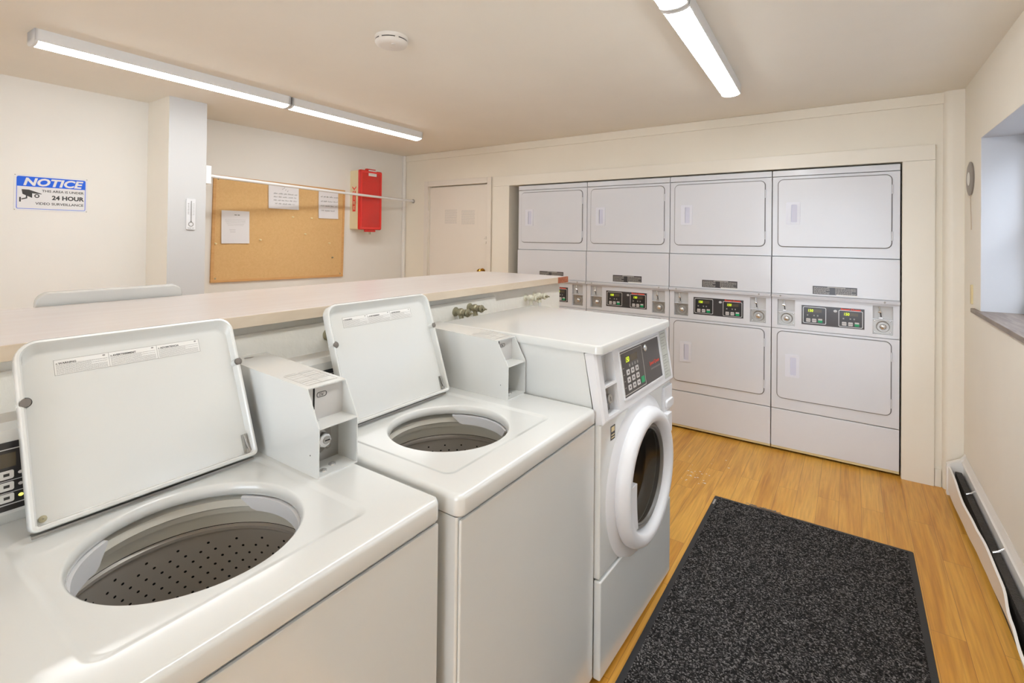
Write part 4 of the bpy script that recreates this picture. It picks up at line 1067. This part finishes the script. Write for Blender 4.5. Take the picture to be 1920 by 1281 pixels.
# ------------------------------------------------------------------ water valves behind the machines
def valve(x, y, z, painted, label, yaw=0.0):
    t = thing('water_valve', (x, y, z), label, 'valve', yaw, 'water valves behind the washers'); t.scale = (.82, .82, .82)
    m = 'whitepaintedvalve' if painted else 'oldbrass'
    XV = Matrix.Rotation(PI / 2, 4, 'Y')
    bm = new(); lathe(bm, [(.026, 0), (.026, .003), (.012, .006), (.012, .026), (.021, .030), (.023, .042), (.020, .050), (.015, .054), (.015, .064), (.019, .067), (.019, .076), (.010, .080)], 0, 0, 20, cap0=True, cap1=True)
    obj('valve_body', bm, m, t, XV, smooth=35)
    bm = new(); tube(bm, [(.040, 0, -.012), (.044, 0, -.030), (.046, 0, -.046)], [.014, .013, .016], 14); obj('hose_outlet', bm, m if painted else 'oldbrass', t)
    bm = new(); lathe(bm, [(.006, .078), (.006, .100), (.010, .103), (.010, .108), (.004, .110), (.004, .124), (.001, .125)], 0, 0, 12); obj('stem', bm, 'oldbrass', t, XV)
    bm = new(); lathe(bm, [(.020, .084), (.023, .087), (.020, .093), (.008, .094), (.008, .084)], 0, 0, 10); obj('handwheel', bm, m, t, XV)
    bm = new(); tube(bm, [(.046, 0, -.046), (.048, 0, -.12), (.060, .0, -.20)], .010, 10); obj('hose', bm, 'label', t)
XWf = -1.7275
valve(XWf, -2.035, 1.062, False, 'left weathered brass valve of the pair on the half wall')
valve(XWf, -1.935, 1.070, False, 'right weathered brass valve of the pair on the half wall')
valve(-1.742, -1.425, 1.068, True, 'cream painted valve, left of the pair near the counter end')
valve(-1.742, -1.335, 1.072, True, 'cream painted valve, right of the pair near the counter end')
valve(XWf, -2.700, 1.062, False, 'brass valve half hidden behind the lid of the middle washer')

# ------------------------------------------------------------------ ceiling
def lamp(cx, cy, L_, rz, label):
    t = thing('ceiling_light', (cx, cy, ZC), label, 'ceiling light', rz, 'tube ceiling lights')
    hw = .050; h2 = L_ / 2
    bm = new()
    prism(bm, [(-hw, 0), (-hw, -.050), (-hw + .004, -.052), (-hw + .004, -.042), (hw - .004, -.042), (hw - .004, -.052), (hw, -.050), (hw, 0)], 'y', -h2, h2)
    obj('housing', bm, 'fixture', t, smooth=30)
    pr = [(-hw + .0045, -.0425)] + [(-(hw - .0045) * math.cos(PI * i / 12), -.048 - .017 * math.sin(PI * i / 12)) for i in range(13)] + [(hw - .0045, -.0425)]
    bm = new(); prism(bm, pr, 'y', -h2 + .012, h2 - .012); obj('diffuser', bm, 'diffuser' if cx < -2 else 'diffuser_right', t, smooth=60)
    po = [(-hw, 0), (-hw, -.050)] + [(-(hw - .001) * math.cos(PI * i / 12), -.050 - .0165 * math.sin(PI * i / 12)) for i in range(1, 12)] + [(hw, -.050), (hw, 0)]
    for s in (-1, 1):
        bm = new(); prism(bm, po, 'y', s * h2, s * (h2 - .0118)); obj('end_cap', bm, 'fixture', t, smooth=30)
rl_ = math.atan2(.035, 1.2)
lamp(-3.160, -2.585, 1.185, .035, 'left long lit ceiling light, nearer of its two segments')
lamp(-3.205, -1.388, 1.185, .035, 'left long lit ceiling light, farther of its two segments')
lamp(-.780, -1.398, 1.225, .036, 'right lit ceiling light, farther segment before the dryers')
lamp(-.735, -2.635, 1.225, .036, 'right lit ceiling light segment cut off by the top edge')
def detector():
    t = thing('smoke_detector', (-1.895, -2.285, ZC), 'round white smoke detector on the ceiling', 'smoke detector')
    X = DOWN
    bm = new(); lathe(bm, [(.070, 0), (.071, .012), (.069, .016)], 0, 0, 40, cap0=True, cap1=True); obj('base', bm, 'detector', t, X)
    bm = new(); lathe(bm, [(.0665, .016), (.0665, .0205)], 0, 0, 40)
    obj('vent_slots', bm, 'hole', t, X)
    bm = new(); lathe(bm, [(.069, .0205), (.070, .026), (.064, .036), (.048, .042), (.001, .043)], 0, 0, 40)
    for k in range(6):
        a = k * PI / 3 + .3
        lathe(bm, [(.0695, .015), (.0695, .022)], 0, 0, 4, a0=a, a1=a + .22)
    obj('cover', bm, 'detector', t, X, smooth=50)
    bm = new(); lathe(bm, [(.008, .0425), (.007, .046), (.001, .0465)], .035, .02, 14); obj('test_button', bm, 'detector', t, X)
detector()
